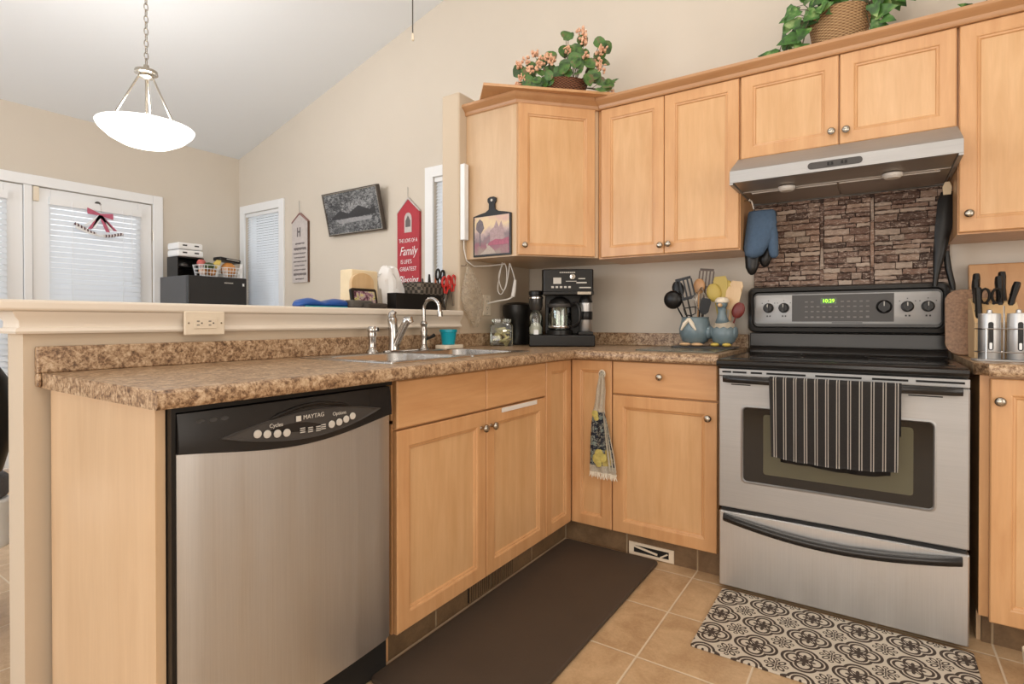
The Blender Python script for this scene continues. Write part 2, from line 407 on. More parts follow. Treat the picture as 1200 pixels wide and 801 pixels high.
M['yellow_cer'] = plain('yellow_ceramic', (0.66, 0.48, 0.10), 0.4)
M['teal'] = plain('teal_plastic', (0.0, 0.32, 0.42), 0.3)
M['mitt'] = plain('blue_quilted_cloth', (0.075, 0.125, 0.20), 0.9, var=0.15, scale=90, bump=0.5, bscale=90)
M['red_paint'] = plain('red_paint', (0.42, 0.03, 0.045), 0.6, var=0.15, scale=40)
M['red_plastic'] = plain('red_plastic', (0.55, 0.025, 0.02), 0.3)
M['old_white'] = plain('weathered_white_paint', (0.55, 0.50, 0.48), 0.8, var=0.2, scale=50)
M['ink'] = plain('grey_ink', (0.14, 0.12, 0.12), 0.8)
M['pinkred'] = plain('rosy_ribbon', (0.5, 0.12, 0.19), 0.8, var=0.3, scale=120)
M['blue'] = plain('blue_plastic', (0.01, 0.075, 0.33), 0.35)
M['grey_cloth'] = plain('grey_cloth', (0.09, 0.08, 0.07), 0.85, var=0.2, scale=60)
M['tissue'] = plain('white_tissue', (0.86, 0.86, 0.86), 0.9)
M['crumb'] = plain('yellow_snack', (0.72, 0.62, 0.30), 0.8, var=0.35, scale=70)
M['sugar'] = plain('white_sugar', (0.8, 0.77, 0.7), 0.9)
M['yel_wood'] = plain('yellow_utensil', (0.50, 0.37, 0.08), 0.45)
M['orange'] = plain('orange_produce', (0.62, 0.26, 0.06), 0.6, var=0.3, scale=50)
M['yel_prod'] = plain('yellow_produce', (0.72, 0.55, 0.13), 0.5, var=0.2, scale=60)
M['green_prod'] = plain('dark_green_produce', (0.05, 0.08, 0.02), 0.5)
M['maroon'] = plain('maroon_silicone', (0.16, 0.02, 0.015), 0.4)
M['green_led'] = emis('green_display_digits', (0.35, 1.0, 0.02), 3.0)
M['dgreen'] = plain('green_tint_display', (0.02, 0.06, 0.006), 0.2)
M['mark'] = plain('pale_print', (0.6, 0.57, 0.52), 0.6)
M['mark_dk'] = plain('dark_print', (0.04, 0.04, 0.04), 0.6)
M['cutmat'] = plain('grey_green_glass_mat', (0.13, 0.13, 0.10), 0.25, var=0.15, scale=30)
M['granite'] = plain('speckled_board', (0.30, 0.165, 0.09), 0.4, var=0.8, scale=110)
M['seat_grey'] = plain('grey_upholstery', (0.12, 0.12, 0.13), 0.95, var=0.3, scale=140)
M['cream_bread'] = plain('cream_paint_distressed', (0.80, 0.66, 0.44), 0.6, var=0.12, scale=20)
# ================================================================== ROOM
XD, XR, YF = -3.3, 3.7, -5.6
def roof(x):
    r = 0.95
    return 2.609 + 0.2643*(min(x, r) - XD) - (0.2643*(x-r) if x > r else 0)
struct(MB().box(XD-0.15, XR+0.15, YF-0.15, 0.15, -0.08, 0).build('floor', M['floor']))
mb = MB(); mb.prism([(XD-.15, roof(XD-.15)), (0.95, roof(0.95)), (XR+.15, roof(XR+.15)), (XR+.15, roof(XR+.15)+.1), (0.95, roof(.95)+.1), (XD-.15, roof(XD-.15)+.1)], 'y', YF-.15, 0.15)
struct(mb.build('ceiling', M['ceiling']))
def ywall(mb, segs, y0, y1, holes):
    xs = sorted(set([segs[0], segs[1], 0.95] + [h for q in holes for h in q[:2]]))
    for a, b in zip(xs, xs[1:]):
        hs = [q for q in holes if q[0] <= a and q[1] >= b]
        if hs:
            _, _, z0, z1 = hs[0]
            if z0 > 0: mb.prism([(a,0),(b,0),(b,z0),(a,z0)], 'y', y0, y1)
            mb.prism([(a,z1),(b,z1),(b,roof(b)),(a,roof(a))], 'y', y0, y1)
        else: mb.prism([(a,0),(b,0),(b,roof(b)),(a,roof(a))], 'y', y0, y1)
W1 = (-3.19, -2.64, 0.9, 2.07); W2 = (-0.80, -0.25, 0.9, 2.07)
mb = MB(); ywall(mb, (XD-.12, XR+.12), 0, 0.12, [W1, W2]); struct(mb.build('wall_back', M['wall']))
mb = MB(); ywall(mb, (XD-.12, XR+.12), YF-.12, YF, []); struct(mb.build('wall_front', M['wall']))
DO = (-2.53, -0.76, 2.04)      # door opening y range / head
mb = MB(); H = roof(XD)
mb.box(XD-.12, XD, YF, DO[0], 0, H); mb.box(XD-.12, XD, DO[1], 0, 0, H); mb.box(XD-.12, XD, DO[0], DO[1], DO[2], H)
struct(mb.build('wall_left', M['wall']))
mb = MB(); mb.box(XR, XR+.12, YF, 0, 0, roof(XR)); struct(mb.build('wall_right', M['wall']))
# pony wall with full-height stub
mb = MB(); mb.box(-0.12, 0, -2.447, -0.70, 0, 1.078); struct(mb.build('wall_peninsula', M['wall_low']))
mb = MB(); mb.box(-0.12, 0, -0.70, -0.001, 0, 2.25); struct(mb.build('wall_stub', M['wall_low'], bevel=0.012))
# bar ledge and its moulding
mb = MB(); mb.box(-0.24, 0.035, -2.505, -0.702, 1.078, 1.107); struct(mb.build('trim_1', M['trim'], bevel=0.009, seg=3))
prof = [(0.0, 1.020), (0.017, 1.020), (0.020, 1.026), (0.017, 1.033), (0.010, 1.037), (0.010, 1.052), (0.020, 1.064), (0.027, 1.0775), (0.0, 1.0775)]
struct(sweep([(-0.12, -2.447), (0.0, -2.447), (0.0, -0.702)], prof).build('trim_2', M['trim'], smooth=True))
struct(MB().box(-3.3, -0.12, -0.014, -0.0005, 0, 0.09).build('baseboard_back', M['white']))
struct(MB().box(XD+.0005, XD+0.014, -0.67, -0.015, 0, 0.09).build('baseboard_left', M['white']))
# windows in the back wall
def slats(mb, x0, x1, z0, z1, pitch, y, depth, tilt=62, axis='y'):
    n = int((z1-z0)/pitch); c_, s_ = depth/2*cos(radians(tilt)), depth/2*sin(radians(tilt))
    for k in range(n):
        z = z0 + (k+0.5)*pitch; t = 0.0012
        for (a, b, c) in ((0, 0, 0),):
            if axis == 'y': mb.prism([(y-c_, z-s_), (y-c_, z-s_+t), (y+c_, z+s_+t), (y+c_, z+s_)], 'x', x0, x1)
            else: mb.loft([[(y+c_, q, z-s_), (y+c_, q, z-s_+t), (y-c_, q, z+s_+t), (y-c_, q, z+s_)] for q in (x0, x1)])
for i, (W, lab) in enumerate(((W1, 'white horizontal slat blind in the window beside the black fridge'), (W2, 'narrow visible strip of white blind in the window behind the woven basket'))):
    x0, x1, z0, z1 = W; e = 0.075
    mb = MB()
    mb.box(x0-e, x0, -0.018, -0.0005, z0-e, z1+e); mb.box(x1, x1+e, -0.018, -0.0005, z0-e, z1+e)
    mb.box(x0, x1, -0.018, -0.0005, z1, z1+e); mb.box(x0, x1, -0.018, -0.0005, z0-e, z0)
    wf = struct(mb.build('window_%d' % (i+1), M['white'], bevel=0.003))
    mb = MB(); f = 0.03
    mb.box(x0, x0+f, 0.04, 0.10, z0, z1); mb.box(x1-f, x1, 0.04, 0.10, z0, z1); mb.box(x0+f, x1-f, 0.04, 0.10, z1-f, z1); mb.box(x0+f, x1-f, 0.04, 0.10, z0, z0+f)
    mb.build('window_frame', M['white'], wf)
    MB().box(x0+f, x1-f, 0.07, 0.074, z0+f, z1-f).build('window_pane', M['glass'], wf)
    bt = thing('window_blind', ((x0+x1)/2, 0.02, z0), lab, 'blind')
    mb = MB(); slats(mb, x0+.008, x1-.008, z0+.03, z1-.035, 0.0235, 0.02, 0.027, 61); mb.build('slats', M['blind'], bt)
    MB().box(x0+.004, x1-.004, 0.0, 0.035, z1-.032, z1-.002).build('headrail', M['white'], bt)
    mb = MB(); mb.tube([(x0+.09, 0.003, z0+.03), (x0+.09, 0.003, z1-.03)], 0.0012, 5); mb.tube([(x1-.09, 0.003, z0+.03), (x1-.09, 0.003, z1-.03)], 0.0012, 5); mb.build('ladder_cord', M['white'], bt)
# unseen window frames added around the fill lamps behind and beside the camera
def fill_light_frame(n, c, w_, h_, right=False):
    m = (T(XR, c[0], c[1]) @ RZ(pi/2)) if right else T(c[0], YF, c[1])
    s = 1
    mb = MB(m); a, b, e = w_/2, h_/2, .07
    for x0, x1, z0_, z1_ in ((-a-e, -a, -b-e, b+e), (a, a+e, -b-e, b+e), (-a, a, b, b+e), (-a, a, -b-e, -b)): mb.box(x0, x1, .001*s, .025*s, z0_, z1_)
    f = struct(mb.build('window_%d' % n, M['white']))
    mb = MB(m); mb.box(-a, a, .001, .005, -b, b); mb.build('window_pane', M['glass'], f)
fill_light_frame(3, (1.6, 1.45), 3.2, 1.9); fill_light_frame(4, (-1.9, 1.6), 2.2, 1.6); fill_light_frame(5, (-2.4, 1.35), 1.8, 1.5, True)
# patio doors in the left (dining) wall
mb = MB(); e = 0.075
mb.box(XD+.0005, XD+.02, DO[0]-e, DO[0], 0, DO[2]+e); mb.box(XD+.0005, XD+.02, DO[1], DO[1]+e, 0, DO[2]+e); mb.box(XD+.0005, XD+.02, DO[0], DO[1], DO[2], DO[2]+e)
mb.box(XD-.11, XD+.008, -1.60, -1.552, 0, DO[2])
struct(mb.build('trim_3', M['white'], bevel=0.004))
def patio(n, y0, y1, lab):
    g0, g1 = y0+0.105, y1-0.105; zg0, zg1 = 0.25, 1.955
    mb = MB(); X0, X1 = XD-.05, XD-.004
    mb.box(X0, X1, y0, g0, 0.01, DO[2]-.006); mb.box(X0, X1, g1, y1, 0.01, DO[2]-.006)
    mb.box(X0, X1, g0, g1, zg1, DO[2]-.006); mb.box(X0, X1, g0, g1, 0.01, zg0)
    d = struct(mb.build('door_%d' % n, M['white'], bevel=0.003))
    MB().box(XD-.03, XD-.026, g0, g1, zg0, zg1).build('door_pane', M['glass'], d)
    b = thing('door_blind', (XD+.016, (g0+g1)/2, zg0), lab, 'blind')
    mb = MB(); slats(mb, g0-.012, g1+.012, zg0, zg1-.01, 0.040, XD+.016, 0.046, 60, 'x'); mb.build('slats', M['blind'], b)
    MB().box(XD-.003, XD+.034, g0-.015, g1+.015, zg1-.040, zg1+.016).build('headrail', M['white'], b)
    mb = MB()
    for q in (g0+.12, g1-.12): mb.tube([(XD+.037, q, zg0), (XD+.037, q, zg1)], 0.0025, 5)
    mb.build('ladder_tape', M['white'], b)
    MB().tube([(XD+.042, g1-.06, zg1-.02), (XD+.043, g1-.058, zg1-.60)], 0.003, 6).build('tilt_wand', M['white'], b)
    return d
d1 = patio(1, -1.549, -0.765, 'white slat blind on the patio door that carries the ribbon decoration')
d2 = patio(2, -2.525, -1.603, 'white slat blind on the patio door at the far left edge')
mb = MB()
for z in (0.25, 1.0, 1.78): mb.tube([(XD+.004, -0.757, z-.045), (XD+.004, -0.757, z+.045)], 0.007, 8)
mb.build('door_hinge', M['nickel'], d1)
tag(MB().box(XD-.003, XD+.016, -1.548, -1.515, 1.93, 2.035).build('door_sensor', M['almond'], bevel=0.003), 'small almond alarm sensor at the top corner of the patio door', 'sensor')

# ================================================================== BASE CABINETS
def shaker(mb, m, w_, h_, f=0.055, t=0.02):
    old = mb.m; mb.m = m
    rings = []
    for ins, y in ((0, t), (0, 0.003), (0.003, 0), (f-.006, 0), (f-.002, 0.0015), (f, 0.005), (f+.006, 0.0065), (f+.009, 0.0115)):
        rings.append([(ins, y, ins), (w_-ins, y, ins), (w_-ins, y, h_-ins), (ins, y, h_-ins)])
    mb.loft(rings, caps=False); mb.poly(rings[0]); mb.mi = 1; mb.poly(rings[-1]); mb.mi = 0; mb.m = old; return mb
def slab(mb, m, w_, h_, t=0.02):
    old = mb.m; mb.m = m
    mb.loft([[(i, y, i), (w_-i, y, i), (w_-i, y, h_-i), (i, y, h_-i)] for i, y in ((0, t), (0, 0.004), (0.004, 0))]); mb.m = old; return mb
def knob(parent, p, d):
    m = Matrix.Translation(p) @ (RZ(math.atan2(d[1], d[0])) @ RY(pi/2))
    mb = MB(m); mb.lathe([(0.007, 0), (0.0055, 0.004), (0.005, 0.012), (0.010, 0.016), (0.0145, 0.020), (0.0150, 0.024), (0.0125, 0.029), (0.006, 0.0315), (0.001, 0.032)], n=18)
    return mb.build('knob', M['nickel'], parent, smooth=True, angle=60)
FACEL = lambda y, z, x=0.61: T(x, y, z) @ RZ(pi/2)     # local x -> +Y, front toward +X
FACEB = lambda x, z, y=-0.61: T(x, y, z)               # front toward -Y
ZB, ZT, ZG0, ZG1 = 0.103, 0.872, 0.719, 0.7255
def carcass(name, x0, x1, y0, y1, z0, z1, lab, group=None):
    t = thing(name, ((x0+x1)/2, (y0+y1)/2, 0), lab, 'cabinet', group)
    return t
# sink base
sb = carcass('base_cabinet', 0.02, 0.59, -1.74, -0.85, 0, .87, 'maple sink cabinet with two doors and blank drawer fronts beside the dishwasher')
mb = MB(); mb.box(0.03, 0.588, -1.742, -1.728, 0.10, 0.75); mb.box(0.03, 0.588, -0.852, -0.838, 0.10, .75); mb.box(0.03, 0.588, -1.728, -0.852, 0.10, 0.115); mb.box(0.56, 0.588, -1.728, -0.852, 0.70, 0.742)
mb.box(0.48, 0.557, -1.748, -1.728, 0.0, 0.10); mb.box(0.565, 0.588, -1.742, -0.838, 0.74, 0.8785)
mb.build('carcass', M['maple'], sb)
DF = 0.61
for a, b in ((-1.739, -1.289), (-1.285, -0.849)):
    slab(MB(), FACEL(a, ZG1), b-a, ZT-ZG1).build('drawer_front', M['maple_y'], sb)
dd = []
for a, b in ((-1.739, -1.289), (-1.285, -0.849)):
    dd.append(shaker(MB(), FACEL(a, ZB), b-a, ZG0-ZB).build('door', [M['maple'], M['panel']], sb))
knob(dd[0], (0.61, -1.318, 0.662), (1, 0)); knob(dd[1], (0.61, -1.258, 0.662), (1, 0))
MB().box(0.6105, 0.6135, -1.19, -0.93, 0.700, 0.7180).build('door_strip', M['plastic_w'], dd[1], bevel=0.001, label='white strip along the top of the door')
# corner cabinet
cc = thing('base_cabinet', (0.35, -0.35, 0), 'maple corner cabinet with two narrow doors meeting at the inside corner', 'cabinet')
mb = MB(); mb.box(0.03, 0.588, -0.836, -0.03, 0.10, 0.8785); mb.box(0.588, 0.815, -0.588, -0.03, 0.10, 0.8785); mb.build('carcass', M['maple'], cc)
shaker(MB(), FACEL(-0.845, ZB), 0.2335, ZT-ZB, 0.05).build('door', [M['maple'], M['panel']], cc)
q = shaker(MB(), FACEB(0.6118, ZB), 0.2022, ZT-ZB, 0.05).build('door', [M['maple'], M['panel']], cc)
knob(q, (0.778, -0.61, 0.812), (0, -1))
# drawer base
db = thing('base_cabinet', (1.05, -0.3, 0), 'maple cabinet with one drawer above a door left of the range', 'cabinet')
MB().box(0.8165, 1.276, -0.588, -0.03, 0.10, 0.8785).build('carcass', M['maple'], db)
q = slab(MB(), FACEB(0.819, ZG1), 0.455, ZT-ZG1).build('drawer', M['maple_x'], db); knob(q, (1.040, -0.61, 0.812), (0, -1))
q = shaker(MB(), FACEB(0.819, ZB), 0.455, ZG0-ZB).build('door', [M['maple'], M['panel']], db); knob(q, (1.241, -0.61, 0.655), (0, -1))
# right base
rb = thing('base_cabinet', (2.35, -0.3, 0), 'maple base cabinet with a full height door right of the range', 'cabinet')
mb = MB(); mb.box(2.088, 2.75, -0.605, -0.03, 0.10, 0.8785); mb.build('carcass', M['maple'], rb)
mb = MB(); mb.box(2.088, 2.100, -0.56, -0.03, 0.0, 0.0995); mb.build('side_foot', M['maple_pale'], rb)
q = shaker(MB(), FACEB(2.112, 0.093, -0.627), 0.45, 0.777, 0.055).build('door', [M['maple'], M['panel']], rb); knob(q, (2.133, -0.627, 0.80), (0, -1))
# end panel
tag(MB().box(0.022, 0.602, -2.398, -2.378, 0, 0.8785).build('end_panel', M['maple_pale'], bevel=0.001), 'pale maple panel closing the end of the counter left of the dishwasher', 'panel')
# toe kicks
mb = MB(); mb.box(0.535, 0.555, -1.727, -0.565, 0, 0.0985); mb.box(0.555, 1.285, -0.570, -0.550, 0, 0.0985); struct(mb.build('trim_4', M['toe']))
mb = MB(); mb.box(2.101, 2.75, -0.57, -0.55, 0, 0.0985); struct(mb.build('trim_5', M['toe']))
# registers
v = thing('toe_kick_vent', (0.985, -0.572, 0.003), 'cream metal vent with a broken louvre in the toe kick below the drawer cabinet', 'vent')
mb = MB(); x0, x1, z0, z1 = 0.885, 1.088, 0.004, 0.060
mb.box(x0, x1, -0.576, -0.5705, z0, z0+.012); mb.box(x0, x1, -0.576, -0.5705, z1-.012, z1); mb.box(x0, x0+.022, -0.576, -0.5705, z0+.012, z1-.012); mb.box(x1-.022, x1, -0.576, -0.5705, z0+.012, z1-.012)
mb.build('frame', M['almond'], v)
MB().box(x0+.022, x1-.022, -0.5725, -0.5708, z0+.012, z1-.012).build('opening', M['dark'], v)
MB(T(0.96, -0.5745, 0.03) @ RY(radians(9))).box(-.055, .055, -.001, .001, 0.0, .009).build('louvre', M['almond'], v)
MB(T(1.045, -0.5745, 0.028) @ RY(radians(-32))).box(-.02, .018, -.001, .001, -0.003, .003).build('louvre', M['almond'], v)
v = thing('toe_kick_vent', (0.558, -1.18, 0.003), 'ribbed brown vent in the toe kick under the sink cabinet', 'vent')
MB().box(0.5555, 0.558, -1.33, -1.03, 0.008, 0.092).build('backing', M['dark'], v)
mb = MB()
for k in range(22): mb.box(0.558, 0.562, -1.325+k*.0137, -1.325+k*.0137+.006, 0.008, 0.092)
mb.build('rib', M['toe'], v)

# ================================================================== COUNTERTOPS
ct = thing('countertop', (0.3, -1.2, 0.879), 'brown speckled laminate countertop running round the corner past the sink', 'countertop')
z0, z1 = 0.879, 0.918
mb = MB()
mb.box(0.001, 0.63, -2.415, -1.70, z0, z1); mb.box(0.001, 0.085, -1.70, -0.88, z0, z1); mb.box(0.535, 0.63, -1.70, -0.88, z0, z1)
mb.box(0.001, 0.63, -0.88, -0.63, z0, z1); mb.box(0.001, 1.287, -0.63, -0.001, z0, z1)
nose = [(0, z0), (0.018, z0), (0.0225, z0+.004), (0.024, z0+.010), (0.024, z1-.014), (0.021, z1-.006), (0.014, z1-.001), (0.004, z1+.0004), (0, z1)]
def noseY(mb, x, ya, yb): mb.loft([[(x+o, ya, z) for o, z in nose], [(x+o, yb, z) for o, z in nose]])
def noseX(mb, y, xa, xb): mb.loft([[(xa, y-o, z) for o, z in nose], [(xb, y-o, z) for o, z in nose]])
noseY(mb, 0.63, -2.415, -0.62); noseX(mb, -0.63, 0.62, 1.287)
mb.build('counter_slab', M['counter'], ct, smooth=True)
mb = MB(); mb.box(0.0008, 0.022, -2.425, -0.001, z1, 0.987); mb.box(0.0008, 0.022, -2.425, -2.4152, z0+.004, z1); mb.box(0.022, 1.287, -0.022, -0.0008, z1, 0.987)
mb.build('backsplash', M['counter'], ct, bevel=0.004)
c2 = thing('countertop', (2.4, -0.3, 0.879), 'short brown speckled laminate countertop right of the range', 'countertop')
mb = MB(); mb.prism([(2.105, -0.63), (2.75, -0.63), (2.75, -0.001), (2.072, -0.001), (2.072, -0.60)], 'z', z0, z1); noseX(mb, -0.63, 2.105, 2.75)
mb.loft([[(2.072-0.0, -0.60, z) for o, z in nose[:1]]*1 + [(2.072, -0.60, z1), (2.072, -0.60, z0)], [(2.105, -0.63, z0), (2.105, -0.654, z1-.01), (2.105, -0.654, z0+.01)]])
mb.build('counter_slab', M['counter'], c2, smooth=True)
MB().box(2.072, 2.75, -0.022, -0.0008, z1, 0.987).build('backsplash', M['counter'], c2, bevel=0.004)

# ================================================================== SINK
sk = thing('kitchen_sink', (0.31, -1.29, 0.918), 'stainless double bowl sink set into the speckled counter', 'sink')
mb = MB(); zr = 0.9225
def bowl(cx, cy, w_, h_, X0, X1, Y0, Y1, dep=0.17):
    n = 6
    def R(c0, c1, w2, h2, r, z): return [(p[0], p[1], z) for p in rrect(c0, c1, w2, h2, r, n)]
    mb.loft([R((X0+X1)/2, (Y0+Y1)/2, X1-X0, Y1-Y0, 0.012, zr-.0040), R((X0+X1)/2, (Y0+Y1)/2, X1-X0-.004, Y1-Y0-.004, 0.010, zr), R(cx, cy, w_+.012, h_+.012, .066, zr), R(cx, cy, w_, h_, .06, zr-.005),
             R(cx, cy, w_-.02, h_-.02, .055, zr-dep+.03), R(cx, cy, w_-.07, h_-.07, .045, zr-dep), R(cx, cy, .08, .08, .039, zr-dep-.004)], caps=False)
    mb.poly([(p[0], p[1], zr-dep-.004) for p in rrect(cx, cy, .08, .08, .039, n)])
bowl(0.335, -1.485, 0.34, 0.355, 0.075, 0.548, -1.705, -1.29)
bowl(0.335, -1.095, 0.34, 0.355, 0.075, 0.548, -1.29, -0.875)
mb.build('double_bowl', M['steel_s'], sk, smooth=True, angle=50)
for y in (-1.485, -1.095): MB().lathe([(0.036, 0), (0.030, .003), (0.012, .004), (0.002, .006)], (0.335, y, zr-.1745), 20).build('drain', M['chrome'], sk, smooth=True)
# faucets
zc = zr
f = thing('faucet', (0.115, -1.275, zc), 'chrome pull-out kitchen faucet with angled spout in front of the outlet wall', 'faucet')
mb = MB(); mb.prism(rrect(0.115, -1.235, 0.05, 0.20, .024, 5), 'z', zc, zc+.008); mb.build('base_plate', M['chrome'], f, bevel=.002)
mb = MB(); mb.tube([(0.115, -1.275, zc+.008), (0.114, -1.275, zc+.05), (0.110, -1.275, zc+.10), (0.107, -1.275, zc+.137), (0.106, -1.275, zc+.150)], [0.024, 0.021, 0.019, 0.021, 0.014], 16); mb.build('body', M['chrome'], f, smooth=True)
mb = MB(); mb.tube([(0.118, -1.275, zc+.020), (0.145, -1.270, zc+.070), (0.170, -1.265, zc+.115), (0.181, -1.262, zc+.134), (0.190, -1.260, zc+.135), (0.195, -1.258, zc+.122)], [0.018, 0.0155, 0.016, 0.019, 0.019, 0.015], 14); mb.build('spout', M['chrome'], f, smooth=True)
mb = MB(); mb.tube([(0.107, -1.278, zc+.145), (0.107, -1.277, zc+.160), (0.112, -1.276, zc+.166), (0.125, -1.275, zc+.163)], [0.018, 0.016, 0.012, .007], 10); mb.build('lever', M['chrome'], f, smooth=True)
f = thing('faucet', (0.1, -1.075, zc), 'chrome gooseneck drinking water tap left of the teal cup', 'faucet')
MB().lathe([(0.024, 0), (0.024, .004), (0.015, .012), (0.012, .03), (0.014, .06), (0.016, .09), (0.012, .10), (0.014, .11), (0.017, .118), (.012, .128), (0.008, .13)], (0.1, -1.075, zc), 18).build('stem', M['chrome'], f, smooth=True)
pts = [(0.1, -1.075, zc+.12), (0.1, -1.075, zc+.17)] + [(0.147-0.047*cos(a), -1.075, zc+.185+0.045*sin(a)) for a in [pi*k/10 for k in range(0, 11)]] + [(0.196, -1.075, zc+.168)]
MB().tube(pts, [0.0085]*(len(pts)-1)+[0.0105], 12).build('gooseneck', M['chrome'], f, smooth=True)
MB().tube([(0.196, -1.075, zc+.172), (0.197, -1.075, zc+.150)], 0.012, 12).build('nozzle', M['chrome'], f, smooth=True)
MB().tube([(0.1, -1.06, zc+.05), (0.105, -1.035, zc+.055), (0.11, -1.015, zc+.065)], [.009, .007, .009], 10).build('valve_handle', M['black'], f, smooth=True)
f = thing('side_sprayer', (0.105, -1.385, zc), 'short chrome side sprayer at the left end of the sink deck', 'sprayer')
MB().lathe([(0.026, 0), (0.026, .004), (0.016, .014), (0.014, .03), (0.015, .06), (0.019, .075), (0.017, .082), (0.019, .088), (0.02, .1), (0.015, .108), (0.003, .110)], (0.105, -1.385, zc), 18).build('body', M['chrome'], f, smooth=True)
MB().tube([(0.112, -1.38, zc+.095), (0.128, -1.374, zc+.096)], [.011, .009], 10).build('nozzle', M['chrome'], f, smooth=True)
f['label'] = 'short chrome side sprayer at the left end of the sink deck'
# cup on tray
tr = tag(MB().prism(rrect(0.125, -0.925, 0.085, 0.13, 0.02, 5), 'z', zc, zc+.018).build('soap_dish', M['cream_cer'], bevel=.004), 'cream soap dish under the teal cup at the back of the sink', 'soap dish')
cp = MB(); cp.lathe([(0.030, 0), (0.038, .058), (0.042, .060), (0.042, .072), (0.0385, .072), (0.0365, .06), (0.028, .004), (0.001, .004)], (0.118, -0.925, zc+.0185), 24, caps=False)
tag(cp.build('cup', M['teal'], smooth=True), 'teal plastic cup standing on the soap dish behind the sink', 'cup')

# ================================================================== DISHWASHER
dw = thing('dishwasher', (0.33, -2.075, 0), 'stainless dishwasher with a black control panel under the peninsula counter', 'dishwasher')
Y0, Y1 = -2.366, -1.782
MB().box(0.04, 0.585, -2.37, -1.762, 0.005, 0.872).build('tub', M['dark'], dw)
def dwx(y): return 0.626 + 0.012*(1-((y-(Y0+Y1)/2)/(0.29))**2)
def bound(u): return 0.781 - 0.030*sin(pi*u)**1.3
mb = MB(); n = 24
def fr(u, v):
    y = Y0+(Y1-Y0)*u; z = 0.128 + (bound(u)-0.002-0.128)*v; return (dwx(y)-.006*(max(0, abs(u-.5)-.47)/.03), y, z)
mb.grid(fr, n, 8)
ring = [fr(k/n, 0) for k in range(n+1)] + [fr(1, k/8) for k in range(1, 9)] + [fr(k/n, 1) for k in range(n-1, -1, -1)] + [fr(0, k/8) for k in range(7, 0, -1)]
mb.loft([ring, [(0.590, p[1], p[2]) for p in ring]], caps=False)
mb.build('door_panel', M['steel_v'], dw, smooth=True)
mb = MB()
def fp(u, v):
    y = Y0+(Y1-Y0)*u; z = bound(u) + (0.862-bound(u))*v; return (dwx(y)+0.006-.010*v*v, y, z)
mb.grid(fp, n, 6)
ring = [fp(k/n, 0) for k in range(n+1)] + [fp(1, k/6) for k in range(1, 7)] + [fp(k/n, 1) for k in range(n-1, -1, -1)] + [fp(0, k/6) for k in range(5, 0, -1)]
mb.loft([ring, [(0.590, p[1], p[2]) for p in ring]], caps=False)
cpn = mb.build('control_panel', M['black_satin'], dw, smooth=True)
def eye(u, s):   # lens shaped raised area
    y = -2.287 + 0.46*u; mid = 0.800 - 0.030*sin(pi*u)*0.2; h = sin(pi*u)**0.9
    zc_ = 0.800 + 0.005*u; return y, zc_ - 0.038*h if s < 0 else zc_ + 0.030*h
top = [eye(k/20, 1) for k in range(21)]; bot = [eye(k/20, -1) for k in range(19, 0, -1)]
loop = top+bot
def px_(y, z):
    u = (y-Y0)/(Y1-Y0); v = (z-bound(u))/(0.862-bound(u)); return fp(u, max(0, min(1, v)))[0]
cy_, cz_ = -2.057, 0.798
def shr(p, k): return (cy_+(p[0]-cy_)*k, cz_+(p[1]-cz_)*k)
mb = MB(); mb.loft([[(px_(y, z)-.001, y, z) for y, z in loop], [(px_(*shr(p, .985))+.004, *shr(p, .985)) for p in loop], [(px_(*shr(p, .95))+.004, *shr(p, .95)) for p in loop], [(px_(*shr(p, .92))+.002, *shr(p, .92)) for p in loop]])
mb.build('button_lens', M['char'], cpn, smooth=True)
# pocket handle arc above
mb = MB(); pts = [(px_(y, z)+.002, y, z) for y, z in [(-2.17+.23*k/12, 0.826+0.020*sin(pi*k/12)) for k in range(13)]]; mb.tube(pts, [0.001]+[0.005]*11+[0.001], 8); mb.build('pocket_handle', M['black'], cpn, smooth=True)
for (y, z) in ((-2.205, .797), (-2.182, .793), (-2.157, .790), (-2.133, .788), (-2.005, .788), (-1.981, .790), (-1.958, .794), (-1.936, .799)):
    MB(T(px_(y, z)+.0035, y, z) @ RY(pi/2)).lathe([(0.0095, 0), (0.009, .0025), (0.001, .003)], n=14).build('button', M['mark'], cpn, smooth=True)
FXM = lambda x, y, z: T(x, y, z) @ RZ(pi/2) @ FZ
text('Cycles', 0.013, FXM(px_(-2.16, .808)+.006, -2.160, .810), M['mark'], cpn)
text('Options', 0.013, FXM(px_(-1.98, .81)+.006, -1.980, .813), M['mark'], cpn)
text('MAYTAG', 0.015, FXM(px_(-2.06, .815)+.006, -2.058, .817), M['mark'], cpn)
MB().box(px_(-2.1, .815)+.004, px_(-2.1, .815)+.006, -2.107, -2.094, .810, .823).build('logo', M['mark'], cpn)
mb = MB()
for (y, z) in ((-2.09, .788), (-2.068, .786), (-2.045, .785), (-2.03, .787)):
    for k in range(3): mb.box(px_(y, z)+.003, px_(y, z)+.0055, y-.007, y+.006, z-.007+k*.005, z-.005+k*.005)
mb.build('status_marks', M['mark'], cpn)
mb = MB()
for y in (-2.322, -2.297, -2.273):
    mb.m = T(fp((y-Y0)/(Y1-Y0), .85)[0]+.0005, y, 0.842) @ RY(pi/2) @ SCL(.5, 1, 1); mb.lathe([(0.0095, 0), (0.0085, .0015), (0.001, .001)], n=14)
mb.build('vent_slot', M['mark_dk'], cpn, smooth=True)
MB().box(0.46, 0.53, -2.37, -1.762, 0.0, 0.10).build('kick_plate', M['black'], dw) 
MB().box(0.585, 0.622, -2.3765, -2.368, 0.02, 0.876).build('side_gap_shade', M['black'], dw)  # black strip standing in for the shade in the gap beside the door
MB().box(0.585, 0.615, -2.368, -1.765, 0.864, 0.8775).build('top_trim', M['black'], dw)

